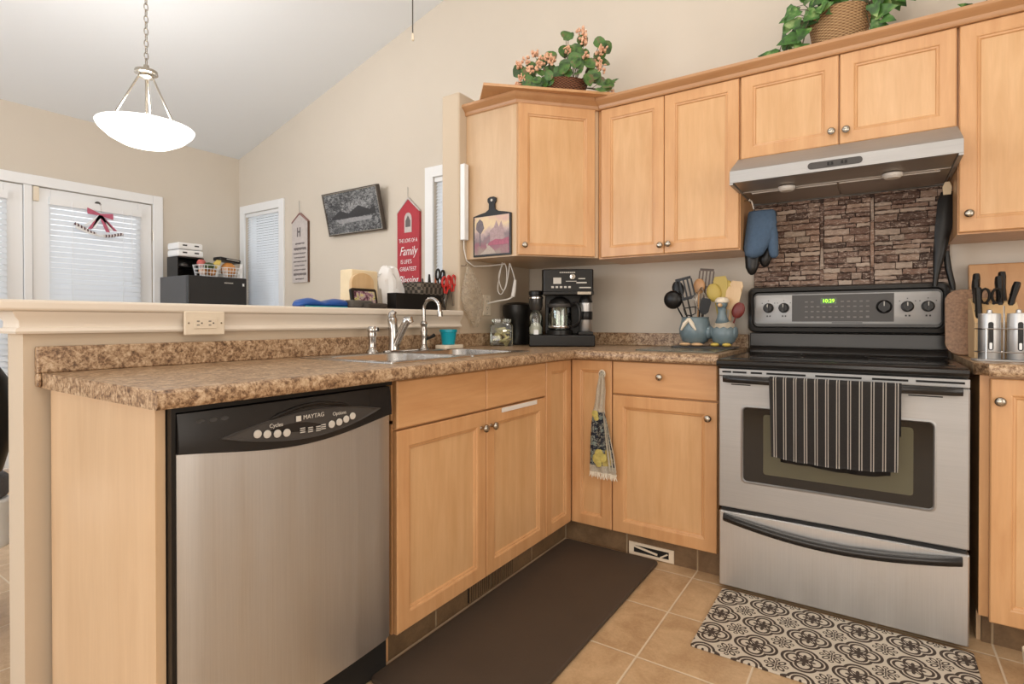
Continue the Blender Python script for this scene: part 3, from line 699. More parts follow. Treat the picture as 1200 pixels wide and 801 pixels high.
# ================================================================== RANGE
rg = thing('range', (1.676, -0.35, 0), 'stainless and black electric range between the maple cabinets', 'stove')
X0, X1 = 1.298, 2.056
mb = MB(); mb.box(X0+.004, X1-.004, -0.645, -0.02, 0.02, 0.872); mb.build('body', M['black'], rg)
mb = MB()
for x in (X0+.05, X1-.05):
    for y in (-.60, -.08): mb.lathe([(0.018, 0), (0.018, .0195)], (x, y, 0), 10)
mb.build('foot', M['black'], rg)
# cooktop
mb = MB(); prof = [(-0.03, .873), (-0.69, .873), (-0.702, .878), (-0.706, .888), (-0.702, .898), (-0.690, .903), (-0.665, .9045), (-0.03, .9045)]
mb.prism(prof, 'x', X0-.006, X1-.004+.0); cook = mb.build('cooktop', M['black_satin'], rg, smooth=True)
MB().box(X0+.03, X1-.03, -0.63, -0.11, .9045, .9075).build('glass_surface', M['black_gloss'], cook, bevel=.0015)
for (x, y, r) in ((1.47, -.47, .10), (1.87, -.47, .085), (1.47, -.24, .075), (1.87, -.24, .10)):
    mb = MB(); mb.lathe([(r, 0), (r, .0004), (r-.004, .0004), (r-.004, 0)], (x, y, .9076), 36, caps=False); mb.build('burner_ring', M['char'], cook)
# back guard
mb = MB()
mb.prism([(-.025, .9046), (-.100, .9046), (-.088, .925), (-.075, .935), (-.075, .996), (-.025, .996)], 'x', X0+.004, X1-.002)
bg_ = mb.build('back_riser', M['black_satin'], rg, bevel=.004)
def rr_xz(cx, cz, w_, h_, r, y, n=6): return [(p[0], y, p[1]) for p in rrect(cx, cz, w_, h_, r, n)]
cxp, czp = (X0+X1)/2+.001, 1.106
mb = MB(); mb.loft([rr_xz(cxp, czp, .768, .215, .03, -.02), rr_xz(cxp, czp, .768, .215, .03, -.082), rr_xz(cxp, czp, .756, .203, .03, -.094), rr_xz(cxp, czp, .732, .172, .028, -.096), rr_xz(cxp, czp, .716, .158, .022, -.080)])
gd = mb.build('control_housing', M['black_satin'], rg, smooth=True)
mb = MB(); mb.loft([rr_xz(cxp, czp+.001, .706, .138, .015, -.079), rr_xz(cxp, czp+.001, .706, .138, .015, -.0835), rr_xz(cxp, czp+.001, .700, .132, .013, -.085)])
cpl = mb.build('control_panel', M['steel_x'], rg, smooth=True)
cc_ = (1.49+1.875)/2
MB().box(1.485, 1.873, -.0862, -.0852, 1.050, 1.172).build('display_panel', M['char'], cpl)
MB().box(1.60, 1.663, -.0874, -.0863, 1.128, 1.157).build('clock_display', M['dgreen'], cpl)
text('10:29', 0.022, T(1.6315, -.0879, 1.1425) @ FZ, M['green_led'], cpl)
def rknob(x, z, r):
    m = T(x, -.0865, z) @ RX(pi/2)
    mb = MB(m); mb.lathe([(r*1.08, 0), (r*1.05, .004), (r*.92, .010), (r*.80, .020), (r*.76, .022), (0.001, .0225)], n=24)
    mb.m = T(x, -.0865, z); mb.box(-r*.20, r*.20, -.031, -.020, -r*.85, r*.85)
    k = mb.build('knob', M['black'], cpl, smooth=True)
    MB(T(x, -.1178, z)).box(-.0015, .0015, -.0006, 0, r*.1, r*.82).build('pointer', M['mark'], k)
for x in (1.385, 1.451, 1.919, 1.988): rknob(x, 1.114, .0215)
rknob(1.838, 1.114, .027)
mb = MB()
for x in (1.385, 1.451, 1.919, 1.988):
    for dx in (-.008, .004): mb.box(x+dx, x+dx+.006, -.0858, -.0851, 1.072, 1.079)
    mb.box(x-.002, x+.002, -.0858, -.0851, 1.146, 1.150)
    for sx in (-1, 1): mb.box(x+sx*.027-.002, x+sx*.027+.002, -.0858, -.0851, 1.135, 1.139)
mb.box(1.645, 1.76, -.0858, -.0851, 1.043, 1.047)
mb.build('panel_marks', M['mark_dk'], cpl)
mb = MB(); random.seed(3)
for j, z in enumerate((1.070, 1.096, 1.118, 1.140)):
    for i in range(12):
        x = 1.545+i*.0235
        if 1.59 < x < 1.675 and z > 1.13: continue
        if x > 1.80: continue
        mb.box(x-.007, x+.005, -.0868, -.0862, z-.003, z+.002+.004*(j == 0)*random.random())
mb.build('touch_marks', plain('dim_print', (0.22, 0.20, 0.19), .6), cpl)
# vent strip (top of door)
door_y = -0.685
mb = MB(); mb.box(X0, X1, -.684, -.640, .8405, .868); vs = mb.build('vent_strip', M['steel_x'], rg, bevel=.002)
mb = MB()
for a, b in ((.012, .045), (.05, .10), (.115, .155), (.17, .30), (.33, .47), (.50, .60), (.62, .745)): mb.box(X0+a, X0+b, -.6848, -.6842, .852, .859)
mb.build('vent_slot', M['dark'], vs)
# oven door
def doorframe(x0, x1, z0, z1, wx0, wx1, wz0, wz1, y):
    mb = MB(); cx, cz = (x0+x1)/2, (z0+z1)/2; wcx, wcz = (wx0+wx1)/2, (wz0+wz1)/2
    mb.loft([rr_xz(wcx, wcz, wx1-wx0-.02, wz1-wz0-.02, .012, y+.045), rr_xz(cx, cz, x1-x0, z1-z0, .004, y+.045), rr_xz(cx, cz, x1-x0, z1-z0, .004, y+.004), rr_xz(cx, cz, x1-x0-.008, z1-z0-.008, .004, y),
             rr_xz(wcx, wcz, wx1-wx0+.012, wz1-wz0+.012, .02, y), rr_xz(wcx, wcz, wx1-wx0, wz1-wz0, .016, y-.003), rr_xz(wcx, wcz, wx1-wx0-.008, wz1-wz0-.008, .014, y+.004)], caps=False)
    return mb
od = doorframe(X0, X1, .328, .838, 1.384, 1.968, .438, .725, door_y).build('oven_door', M['steel_x'], rg, smooth=True, angle=12)
MB().box(1.382, 1.970, door_y+.003, door_y+.008, .436, .727).build('window_glass', M['black_gloss'], od)
mb = MB(); mb.loft([rr_xz(1.685, .588, .455, .225, .01, door_y+.0028), rr_xz(1.685, .588, .455, .225, .01, door_y+.0020)]); 
mb.build('inner_window', plain('oven_window_reflection', (0.10, 0.095, 0.06), 0.12), od)  # greenish-tan reflection put into the base colour of the pane
mb = MB(); pts = [(X0+.024, -.724, .832), (X0+.05, -.738, .832), (X0+.2, -.742, .831), (X0+.38, -.743, .831), (X0+.56, -.742, .831), (X0+.71, -.738, .832), (X1-.022, -.724, .832)]
rings = [[(p[0], p[1]+.010*sy, p[2]+.0135*sz) for sy, sz in ((1, -.8), (.3, -1), (-.6, -.9), (-1, -.3), (-1, .4), (-.6, .9), (.3, 1), (1, .8))] for p in pts]
mb.loft(rings); mb.box(X0+.024, X0+.05, -.728, -.686, .822, .842); mb.box(X1-.05, X1-.022, -.728, -.686, .822, .842)
mb.build('handle', M['black_satin'], od, smooth=True)
mb = MB()
for a, b in ((.045, .115), (.60, .69)): mb.box(X0+a, X0+b, door_y-.0006, door_y+.001, .806, .810)
mb.build('door_slot', M['dark'], od)
# drawer
mb = MB(); mb.loft([rr_xz(cxp-.0, .166, X1-X0, .292, .004, -.645), rr_xz(cxp, .166, X1-X0, .292, .004, door_y+.006), rr_xz(cxp, .166, X1-X0-.008, .284, .004, door_y+.001)])
dr = mb.build('storage_drawer', M['steel_v'], rg, smooth=True, angle=12)
N = 20; arc = []
for k in range(N+1):
    u = k/N; x = 1.318+.720*u; z = .292 - .036*sin(pi*u); y = -.697 - .018*sin(pi*u)**.5; arc.append((x, y, z))
rings = [[(p[0], p[1]+.016*a, p[2]+.0135*b) for a, b in ((1.0, -1), (-.2, -1), (-.6, -.4), (-.6, .4), (-.2, 1), (1.0, 1))] for p in arc]
MB().loft(rings).build('handle', M['black_satin'], dr, smooth=True)

# ================================================================== RANGE HOOD
hd = thing('range_hood', (1.676, -.25, 1.62), 'stainless under-cabinet range hood above the range', 'range hood')
HX0, HX1 = 1.297, 2.055
prof = [(-.001, 1.7460), (-.3095, 1.7460), (-.3095, 1.746), (-.3115, 1.768), (-.335, 1.768), (-.492, 1.686), (-.5, 1.678), (-.5, 1.630), (-.49, 1.628), (-.49, 1.640), (-.46, 1.650), (-.02, 1.650), (-.02, 1.622), (-.001, 1.622)]
mb = MB(); mb.prism(prof, 'x', HX0, HX1); shell = mb.build('canopy', M['steel_x'], hd, smooth=True, angle=25)
mb = MB(); side = [(-.001, 1.740), (-.33, 1.745), (-.498, 1.675), (-.498, 1.622), (-.001, 1.622)]
mb.prism(side, 'x', HX0-.0012, HX0+.012); mb.prism(side, 'x', HX1-.012, HX1+.0012); mb.build('side_panel', M['steel_x'], hd)
mb = MB(); mb.box(HX0+.013, HX1-.013, -.488, -.30, 1.629, 1.640); mb.box(HX0+.013, HX1-.013, -.297, -.022, 1.625, 1.640); up = mb.build('underside', M['steel_under'], hd, bevel=.002)
for a, b in ((1.345, 1.672), (1.68, 2.01)): MB().box(a, b, -.285, -.04, 1.620, 1.625).build('grease_filter', M['steel_under'], up)
for x in (1.49, 1.86):
    mb = MB(); mb.lathe([(0.034, 0), (0.033, -.010), (.024, -.018), (0.001, -.018)], (x, -.325, 1.6245), 18); mb.build('lamp_lens', M['plastic_w'], up, smooth=True)
mb = MB(T(1.675, -.5, 1.654)); ring = [(p[0], p[1]) for p in rrect(0, 0, .18, .026, .0125, 6)]
mb.loft([[(x, .0005, z) for x, z in ring], [(x, -.002, z) for x, z in ring]]); sw = mb.build('switch_plate', M['char'], hd)
for x in (1.655, 1.667, 1.70, 1.712): MB().box(x-.004, x+.004, -.5045, -.502, 1.648, 1.660).build('switch', M['black'], sw)

# ================================================================== UPPER CABINETS
UB, UT = 1.378, 2.133
def udoor(par, m, w_, z0, z1): return shaker(MB(), m, w_, z1-z0, 0.052).build('door', [M['maple'], M['panel']], par)
A, B = (0.318, -0.640), (0.612, -0.318)
uc = thing('wall_cabinet', (.3, -.3, UB), 'maple diagonal corner wall cabinet with the painted board on its side', 'cabinet')
mb = MB(); mb.prism([(0.001, -.001), (0.001, -.640), (A[0], A[1]), (B[0], B[1]), (B[0], -.001)], 'z', UB, 2.160); mb.build('carcass', M['maple_pale'], uc)
ang = math.atan2(B[1]-A[1], B[0]-A[0]); L_ = math.hypot(B[0]-A[0], B[1]-A[1]); dx, dy = cos(ang), sin(ang); nx, ny = dy, -dx
q = udoor(uc, T(A[0]+nx*.020+dx*.006, A[1]+ny*.020+dy*.006, UB+.004) @ RZ(ang), L_-.030, UB+.004, UT)
knob(q, (A[0]+nx*.020+dx*.034, A[1]+ny*.020+dy*.034, 1.428), (nx, ny))
u2 = thing('wall_cabinet', (.95, -.16, UB), 'maple two door wall cabinet above the coffee maker and utensil crocks', 'cabinet')
MB().box(0.6135, 1.303, -.310, -.001, UB-.006, 2.160).build('carcass', M['maple'], u2)
qa = udoor(u2, FACEB(.634, UB, -.33), .326, UB, UT); qb = udoor(u2, FACEB(.963, UB, -.33), .336, UB, UT)
knob(qa, (.947, -.33, 1.416), (0, -1)); knob(qb, (.987, -.33, 1.419), (0, -1))
u3 = thing('wall_cabinet', (1.68, -.16, 1.75), 'short maple two door wall cabinet above the range hood', 'cabinet')
MB().box(1.3045, 2.0565, -.310, -.001, 1.7465, 2.160).build('carcass', M['maple'], u3)
qa = udoor(u3, FACEB(1.307, 1.770, -.33), .372, 1.770, UT); qb = udoor(u3, FACEB(1.684, 1.770, -.33), .368, 1.770, UT)
knob(qa, (1.655, -.33, 1.822), (0, -1)); knob(qb, (1.706, -.33, 1.820), (0, -1))
u4 = thing('wall_cabinet', (2.4, -.16, UB), 'tall maple wall cabinet right of the range hood', 'cabinet')
MB().box(2.0585, 2.75, -.310, -.001, UB-.006, 2.160).build('carcass', M['maple'], u4)
q = udoor(u4, FACEB(2.061, UB, -.33), .46, UB, UT-.0); knob(q, (2.088, -.33, 1.442), (0, -1))
cr = sweep([(0.0, -.640), (A[0], A[1]), (B[0]+.012, B[1]), (B[0]+.022, -.332), (2.75, -.332)],
           [(-.018, 2.134), (.006, 2.134), (.010, 2.140), (.012, 2.152), (.022, 2.162), (.032, 2.168), (.036, 2.174), (.036, 2.186), (-.018, 2.186)])
tag(cr.build('crown_molding', M['crown'], smooth=True, angle=30), 'reddish maple crown molding along the top of the wall cabinets', 'molding')
tag(MB().prism([(.012, -.56), (.235, -.803), (.772, -.288), (.50, -.02), (.012, -.02)], 'z', 2.1865, 2.200).build('corner_shelf', M['board'], bevel=.001), 'wooden corner board under the begonia basket on top of the cabinets', 'shelf')

# ================================================================== STONE PANELS behind range
st = thing('stone_backsplash', (1.68, -.004, 1.2), 'brown stacked stone panels on the wall between range and hood', 'backsplash')
MB().box(1.308, 2.064, -.005, -.0005, 1.0, 1.6195).build('backing', plain('dark_joint', (0.05, 0.028, 0.02), .8), st)
random.seed(11); bm_ = bmesh.new(); lay = bm_.loops.layers.float_color.new('tone')
tones = [(.62,.46,.36), (.46,.30,.22), (.33,.20,.145), (.22,.125,.09), (.56,.39,.29), (.40,.26,.19), (.70,.56,.45), (.15,.085,.06)]
def stone_block(x0, x1, z0, z1):
    j = lambda s: random.uniform(-s, s); d = random.uniform(.004, .010); y = -.005
    pts0 = [(x0, z0), (x1, z0), (x1, z1), (x0, z1)]; k = 6; loop = []
    for i in range(4):
        a, b = pts0[i], pts0[(i+1) % 4]
        m_ = k if i % 2 == 0 else 1
        for q in range(m_): loop.append((a[0]+(b[0]-a[0])*q/m_+j(.0022), a[1]+(b[1]-a[1])*q/m_+j(.0026)))
    cx, cz = (x0+x1)/2, (z0+z1)/2
    r0 = [bm_.verts.new((p[0], y, p[1])) for p in loop]
    r1 = [bm_.verts.new((cx+(p[0]-cx)*.985, y-d, cz+(p[1]-cz)*.80)) for p in loop]
    c = bm_.verts.new((cx+j(.01), y-d-.002, cz)); t_ = random.choice(tones); k_ = random.uniform(.8, 1.25); t_ = [v*k_ for v in t_]
    fs = [bm_.faces.new([r0[i], r0[(i+1) % len(loop)], r1[(i+1) % len(loop)], r1[i]]) for i in range(len(loop))]
    fs += [bm_.faces.new([r1[i], r1[(i+1) % len(loop)], c]) for i in range(len(loop))]
    for f_ in fs:
        for l in f_.loops: l[lay] = (*t_, 1)
for (pa, pb) in ((1.309, 1.592), (1.607, 1.787), (1.802, 2.063)):
    z = 1.19
    while z < 1.613:
        h = random.choice((.019, .023, .027, .032)); h = min(h, 1.619-z); x = pa
        while x < pb-.005:
            w_ = min(random.uniform(.04, .105), pb-x)
            if pb-x-w_ < .03: w_ = pb-x
            if h > .006: stone_block(x+.0012, x+w_-.0012, z+.001, z+h-.001)
            x += w_
        z += h
for x in (1.592, 1.787):
    z = 1.19
    while z < 1.60: stone_block(x+.001, x+.014, z, z+.10); z += .103
bmesh.ops.recalc_face_normals(bm_, faces=bm_.faces[:]); bm_.transform(root_inv(st))
me = bpy.data.meshes.new('stones'); bm_.to_mesh(me); bm_.free(); me.materials.append(M['stone']); o = bpy.data.objects.new('stones', me); COL.objects.link(o); o.parent = st
# ================================================================== LIGHTS AND THINGS IN THE DINING AREA
pc = (-1.29, -1.63)
pl = thing('pendant_light', (pc[0], pc[1], 2.0), 'lit frosted glass bowl pendant hanging on a chain over the dining area', 'lamp')
mb = MB(); mb.lathe([(0.002, -.098), (0.05, -.094), (0.11, -.078), (0.165, -.048), (0.205, -.010), (0.215, .010), (0.210, .012), (0.198, -.006), (0.16, -.040), (0.10, -.070), (0.002, -.086)], (pc[0], pc[1], 2.03), 36, caps=False)
mb.build('glass_bowl', M['bowl'], pl, smooth=True)
for k in range(3):
    a = 2*pi*k/3+.5
    mb = MB(); mb.tube([(pc[0]+.03*cos(a), pc[1]+.03*sin(a), 2.30), (pc[0]+.155*cos(a), pc[1]+.155*sin(a), 2.035), (pc[0]+.15*cos(a), pc[1]+.15*sin(a), 2.015)], .005, 8); mb.build('rod', M['nickel'], pl, smooth=True)
MB().lathe([(0.004, .045), (.012, .04), (.014, .02), (.05, .012), (.052, -.004), (.03, -.010), (.034, -.022), (.014, -.03), (.004, -.032)], (pc[0], pc[1], 2.315), 20).build('hub', M['nickel'], pl, smooth=True)
MB().lathe([(.006, .30), (.006, 0), (.012, -.005), (.002, -.012)], (pc[0], pc[1], 2.005), 10).build('stem', M['nickel'], pl, smooth=True)
MB().sphere((pc[0]-.02, pc[1], 2.03), .028, .028, .036).build('bulb', M['bowl'], pl, smooth=True)
def link(mb, c, a):
    pts = []
    m = T(*c) @ RZ(a)
    for k in range(13):
        t = 2*pi*k/12; pts.append(m @ Vector((.009*cos(t), 0, .019*sin(t))))
    mb.tube(pts, .0026, 6, caps=False)
mb = MB(); z = 2.372; k = 0; ztop = roof(pc[0])-.03
while z < ztop: link(mb, (pc[0], pc[1], z), (k % 2)*pi/2); z += .031; k += 1
ch = mb.build('chain', M['nickel'], pl, smooth=True)
mb = MB(T(pc[0], pc[1], roof(pc[0])+.006) @ RY(-math.atan(.2643))); mb.lathe([(.06, -.001), (.058, -.016), (.03, -.03), (.004, -.034)], n=24); mb.build('ceiling_canopy', M['nickel'], pl, smooth=True)
lamp('pendant_bulb', 'POINT', (pc[0], pc[1], 2.12), 26, (1.0, 0.97, 0.94), 0.08)
# pull cord
pcx, pcy = .391, -1.445
t = thing('pull_cord', (pcx, pcy, 2.08), 'thin dark pull cord hanging from the sloped ceiling', 'cord')
MB().tube([(pcx, pcy, 2.10), (pcx, pcy, roof(pcx)-.002)], .0022, 6).build('cord', M['wire'], t)
MB().lathe([(.001, -.012), (.005, -.008), (.0045, .010), (.002, .018)], (pcx, pcy, 2.09), 8).build('cord_end', M['almond'], t, smooth=True)
# fridge
fr_ = thing('refrigerator', (-3.03, -.47, 0), 'black refrigerator in the dining corner, its top crowded with boxes and baskets', 'refrigerator')
MB().box(-3.28, -2.835, -.712, -.225, .03, 1.425).build('body', plain('lit_fridge_side', (.085, .085, .088), .45, bump=.15, bscale=300), fr_, bevel=.004)  # side coloured lighter than the doors so it reads as lit
MB().box(-2.830, -2.795, -.714, -.223, .05, .97).build('door', M['black'], fr_, bevel=.006)
fz = MB().box(-2.830, -2.795, -.714, -.223, .985, 1.425).build('door', plain('black_fridge_door', (.02, .02, .021), .35), fr_, bevel=.006)
mb = MB(); random.seed(5)
y = -.42
while y < -.345: mb.box(-2.7955, -2.7935, y, y+.006, 1.372, 1.381); y += .0085
mb.build('name_plate', M['mark'], fz)
MB().box(-2.7955, -2.7935, -.262, -.246, 1.355, 1.378).build('sticker', M['white'], fz)
mb = MB()
for x in (-3.24, -2.88):
    for y in (-.68, -.26): mb.lathe([(.02, 0), (.02, .029)], (x, y, 0), 8)
mb.build('foot', M['black'], fr_)
FT = 1.4255
tray = thing('letter_tray', (-3.0, -.64, FT), 'black open organizer under the white boxes on the fridge', 'organizer')
mb = MB(); mb.box(-3.17, -2.99, -.705, -.697, FT, FT+.165); mb.box(-3.17, -2.99, -.50, -.492, FT, FT+.165); mb.box(-3.17, -3.162, -.697, -.50, FT, FT+.165); mb.box(-3.162, -2.99, -.697, -.50, FT+.155, FT+.165); mb.box(-3.162, -2.99, -.697, -.50, FT+.08, FT+.086)
mb.build('tray_shell', M['black'], tray)
MB().lathe([(.045, 0), (.045, .02), (.02, .035), (.002, .036)], (-3.045, -.64, FT+.087), 16).build('lid', M['char'], tray, smooth=True)
for i, (dy, z, lab) in enumerate(((.0, FT+.166, 'lower of the two white napkin packs stacked on the fridge organizer'), (-.004, FT+.226, 'upper of the two white napkin packs stacked on the fridge organizer'))):
    t = thing('napkin_pack', (-3.0, -.62, z), lab, 'package')
    mb = MB(); mb.box(-3.165, -2.975, -.705-dy*0, -.500+dy, z, z+.056); mb.build('wrapper', M['tissue'], t, bevel=.014, seg=3)
    for y in (-.655, -.56): MB().box(-2.9755, -2.9735, y-.015, y+.02, z+.026, z+.038).build('print', M['mark_dk'], t)
def basket(name, y0, y1, x0, x1, z, h, lab, mat, mat2):
    t = thing(name, ((x0+x1)/2, (y0+y1)/2, z), lab, 'basket'); mb = MB(); N = 11
    cx, cy = (x0+x1)/2, (y0+y1)/2
    def R(s, zz): return [(cx+(p[0])*s, cy+p[1]*s, zz) for p in rrect(0, 0, x1-x0, y1-y0, .03, 5)]
    for s, zz in ((.80, z+.002), (.87, z+h*.35), (.93, z+h*.67), (1.0, z+h)): r = R(s, zz); mb.tube(r+[r[0]], .0028, 5)
    a, b = R(.80, z+.002), R(1.0, z+h)
    for k in range(len(a)): mb.tube([a[k], b[k]], .0018, 4)
    for k in range(1, 6):
        yy = cy-(y1-y0)*.4+(y1-y0)*.8*k/6; mb.tube([(cx-(x1-x0)*.4, yy, z+.002), (cx+(x1-x0)*.4, yy, z+.002)], .0018, 4)
        for sx in (-1, 1): mb.tube([(cx+sx*(x1-x0)*.4, yy, z+.002), (cx+sx*(x1-x0)*.5, cy+(yy-cy)*1.2, z+h)], .0018, 4)
    mb.build('wire_frame', mat, t); return t
basket('wire_basket', -.60, -.425, -2.98, -2.83, FT+.001, .095, 'white wire basket holding produce in the middle of the fridge top', M['white'], None)
basket('wire_basket', -.405, -.240, -2.98, -2.83, FT+.001, .085, 'white wire basket holding bread at the right of the fridge top', M['white'], None)
def blob(name, c, r, mat, lab, cat, seed=1, group=None):
    rnd = random.Random(seed); mb = MB(); mb.sphere(c, r[0], r[1], r[2], 14, 9)
    for v in mb.bm.verts: v.co += Vector((rnd.uniform(-1,1), rnd.uniform(-1,1), rnd.uniform(-1,1)))*min(r)*.05
    o = mb.build(name, mat, smooth=True, angle=180); return tag(o, lab, cat, group)
blob('bread_loaf', (-2.905, -.325, FT+.072), (.05, .066, .066), M['orange'], 'brown bread loaf in the right wire basket on the fridge', 'bread', 2)
blob('orange', (-2.90, -.545, FT+.045), (.034, .034, .034), M['orange'], 'orange fruit at the left of the middle wire basket', 'fruit', 3)
blob('orange', (-2.90, -.472, FT+.045), (.034, .034, .034), M['orange'], 'orange fruit at the right of the middle wire basket', 'fruit', 4)
blob('apple', (-2.895, -.56, FT+.112), (.036, .036, .033), plain('red_white_apple', (.55, .12, .10), .4, var=.5, scale=25), 'red and white apple on top at the left of the middle basket', 'fruit', 5)
blob('avocado', (-2.86, -.515, FT+.09), (.034, .05, .030), M['green_prod'], 'dark green avocado lying on the middle wire basket', 'fruit', 6)
bt = MB(); 
for k in range(3): bt.tube([(-2.88, -.475+.012*k, FT+.08), (-2.875, -.455+.012*k, FT+.112), (-2.885, -.43+.012*k, FT+.145)], [.012, .017, .009], 8)
tag(bt.build('banana_bunch', M['yel_prod'], smooth=True), 'yellow bananas pointing up from the middle wire basket', 'fruit')
t = thing('shallow_case', (-2.97, -.34, FT+.13), 'black shallow case lying across the right wire basket', 'case')
mb = MB(T(-2.93, -.325, FT+.142) @ RX(radians(-6))); mb.prism(rrect(0, 0, .12, .19, .015, 4), 'z', 0, .03); mb.build('case_shell', M['black'], t, bevel=.005)
mb = MB(T(-2.868, -.300, FT+.158) @ RX(radians(-6))); mb.box(-.001, .003, -.06, .05, -.004, .002); mb.build('case_rim', M['mark'], t)
t = thing('paper_bag', (-2.85, -.245, FT), 'crumpled white paper sticking out right of the bread basket', 'paper')
MB().loft([[(-2.86, -.262, FT+.002), (-2.84, -.236, FT+.002), (-2.845, -.234, FT+.004)], [(-2.87, -.25, FT+.08), (-2.845, -.232, FT+.085), (-2.85, -.229, FT+.087)], [(-2.87, -.238, FT+.125), (-2.86, -.222, FT+.135), (-2.862, -.22, FT+.137)]]).build('sheet', M['tissue'], t)

# ornament on the patio door
oy, oz, ox = -1.150, 1.80, XD+.052
t = thing('door_ornament', (ox, oy, oz), 'candy stripe rocker ornament with a rosy bow hanging on the patio door', 'ornament')
cs = NT('candy_stripe'); o_ = cs.obj(); xx = cs.n('ShaderNodeSeparateXYZ', None, Vector=o_).outputs[1]
cs.set(Base_Color=cs.mix(cs.math('GREATER_THAN', cs.math('FRACT', cs.math('DIVIDE', xx, .020)), .5), (.75, .7, .68), (.10, .05, .06)), Roughness=.6)
MB().tube([(ox, oy-.165, oz-.005), (ox, oy-.12, oz-.03), (ox, oy-.06, oz-.062), (ox, oy-.03, oz-.068)], .0115, 8).build('cane', cs.m, t, smooth=True)
MB().tube([(ox, oy+.02, oz-.080), (ox, oy+.08, oz-.070), (ox, oy+.15, oz-.045)], .0115, 8).build('cane', cs.m, t, smooth=True)
MB().tube([(ox, oy-.16, oz-.03), (ox, oy-.09, oz-.062), (ox, oy, oz-.082), (ox, oy+.1, oz-.066)], .010, 6).build('runner', M['white'], t, smooth=True)
for s, L, d in ((-1, .085, .02), (1, .085, -.004)):
    mb = MB(); mb.loft([[(ox+a, oy+s*q*L, oz+.085+d*q+b*(.008+.016*q)) for a, b in ((-.006, 0), (0, -1), (.006, 0), (0, 1))] for q in (0, .4, .8, 1.0)]); mb.build('bow', M['pinkred'], t, smooth=True)
for k, (ey, ez) in enumerate(((-.10, -.02), (-.07, -.04), (-.045, -.03), (.05, -.05), (.075, -.03), (.10, -.035))):
    mb = MB(); mb.loft([[(ox+.004*a, oy+ey*q+b*.012, oz+.08+(ez-.075)*q) for a, b in ((-1, -1), (1, -1), (1, 1), (-1, 1))] for q in (0, .35, .7, 1.0)]); mb.build('ribbon', (M['pinkred'] if k % 2 else M['white']), t)
MB().tube([(ox, oy+.005, oz+.09), (ox-.003, oy+.003, oz+.165)], .0016, 5).build('hanging_loop', M['mark'], t)
t2 = thing('suction_hook', (ox-.03, oy, oz+.175), 'small dark suction hook at the top of the patio door glass', 'hook')
MB(T(XD-.003, oy, oz+.175) @ RY(pi/2)).lathe([(.020, .001), (.019, .01), (.010, .018), (.008, .03), (.001, .031)], n=16).build('cup', M['char'], t2, smooth=True)
MB().tube([(XD+.025, oy, oz+.173), (ox+.004, oy, oz+.160), (ox+.010, oy, oz+.166)], .003, 6).build('hook', M['chrome'], t2, smooth=True)

# wall pieces in the dining area
t = thing('framed_picture', (-1.62, -.02, 1.92), 'framed grey engraved picture leaning out from the dining wall between the two signs', 'picture')
pm = T(-1.622, -.004, 1.915) @ RY(radians(0)) 
pm = T(-1.622, -.0005, 1.915) @ Matrix.Rotation(radians(6.5), 4, 'Y')
W_, H_ = .64, .335
# the picture leans out from the wall at its top
pm = T(-1.585, -.010, 1.915-.167) @ RX(radians(13)) @ T(0, 0, .167)
mb = MB(pm)
mb.loft([[(x*(W_/2-i), y, z*(H_/2-i)) for x, z in ((-1,-1),(1,-1),(1,1),(-1,1))] for i, y in ((.004, 0), (0, -.002), (0, -.030), (.004, -.034), (.010, -.034), (.014, -.026))], caps=False)
mb.build('frame', plain('dark_bronze_frame', (.07, .055, .045), .35, .4), t)
mb = MB(pm); mb.loft([[(x*(W_/2-i), y, z*(H_/2-i)) for x, z in ((-1,-1),(1,-1),(1,1),(-1,1))] for i, y in ((.008, -.035), (.013, -.035), (.013, -.034), (.008, -.034))]+[[(x*(W_/2-.008), -.035, z*(H_/2-.008)) for x, z in ((-1,-1),(1,-1),(1,1),(-1,1))]], caps=False); mb.build('silver_edge', M['nickel'], t)
pt = NT('grey_engraving'); o_ = pt.obj(); s3 = pt.n('ShaderNodeSeparateXYZ', None, Vector=o_)
n1 = pt.noise(pt.mapping(o_, (1, 1, 1.6)), 26, 6, .7, 1.5); n2 = pt.noise(o_, 7, 2)
pt.set(Base_Color=pt.ramp(pt.math('ADD', pt.math('MULTIPLY', n1, .75), pt.math('MULTIPLY', n2, .25)), [(.38, (.015, .016, .018)), (.47, (.07, .073, .078)), (.56, (.24, .245, .25)), (.68, (.45, .45, .45))]), Roughness=.3)
mb = MB(pm); mb.box(-W_/2+.012, W_/2-.012, -.027, -.002, -H_/2+.012, H_/2-.012); pic = mb.build('picture_sheet', pt.m, t)
gm = plain('engraved_highlight', (.30, .30, .31), .4, var=.4, scale=60); gd_ = plain('engraved_shadow', (.03, .03, .033), .4, var=.4, scale=60)
mb = MB(pm)   # plain generic motif: hills and a pond
mb.prism([(-.25, -.03), (-.14, .02), (-.04, -.01), (.08, .04), (.20, .0), (.26, .02), (.26, -.04), (-.25, -.045)], 'y', -.0276, -.0271); mb.build('hill', gd_, pic)
mb = MB(pm); mb.prism([(-.20, -.05), (.02, -.045), (.22, -.05), (.20, -.075), (-.16, -.08)], 'y', -.0278, -.0271); mb.build('pond', gm, pic)
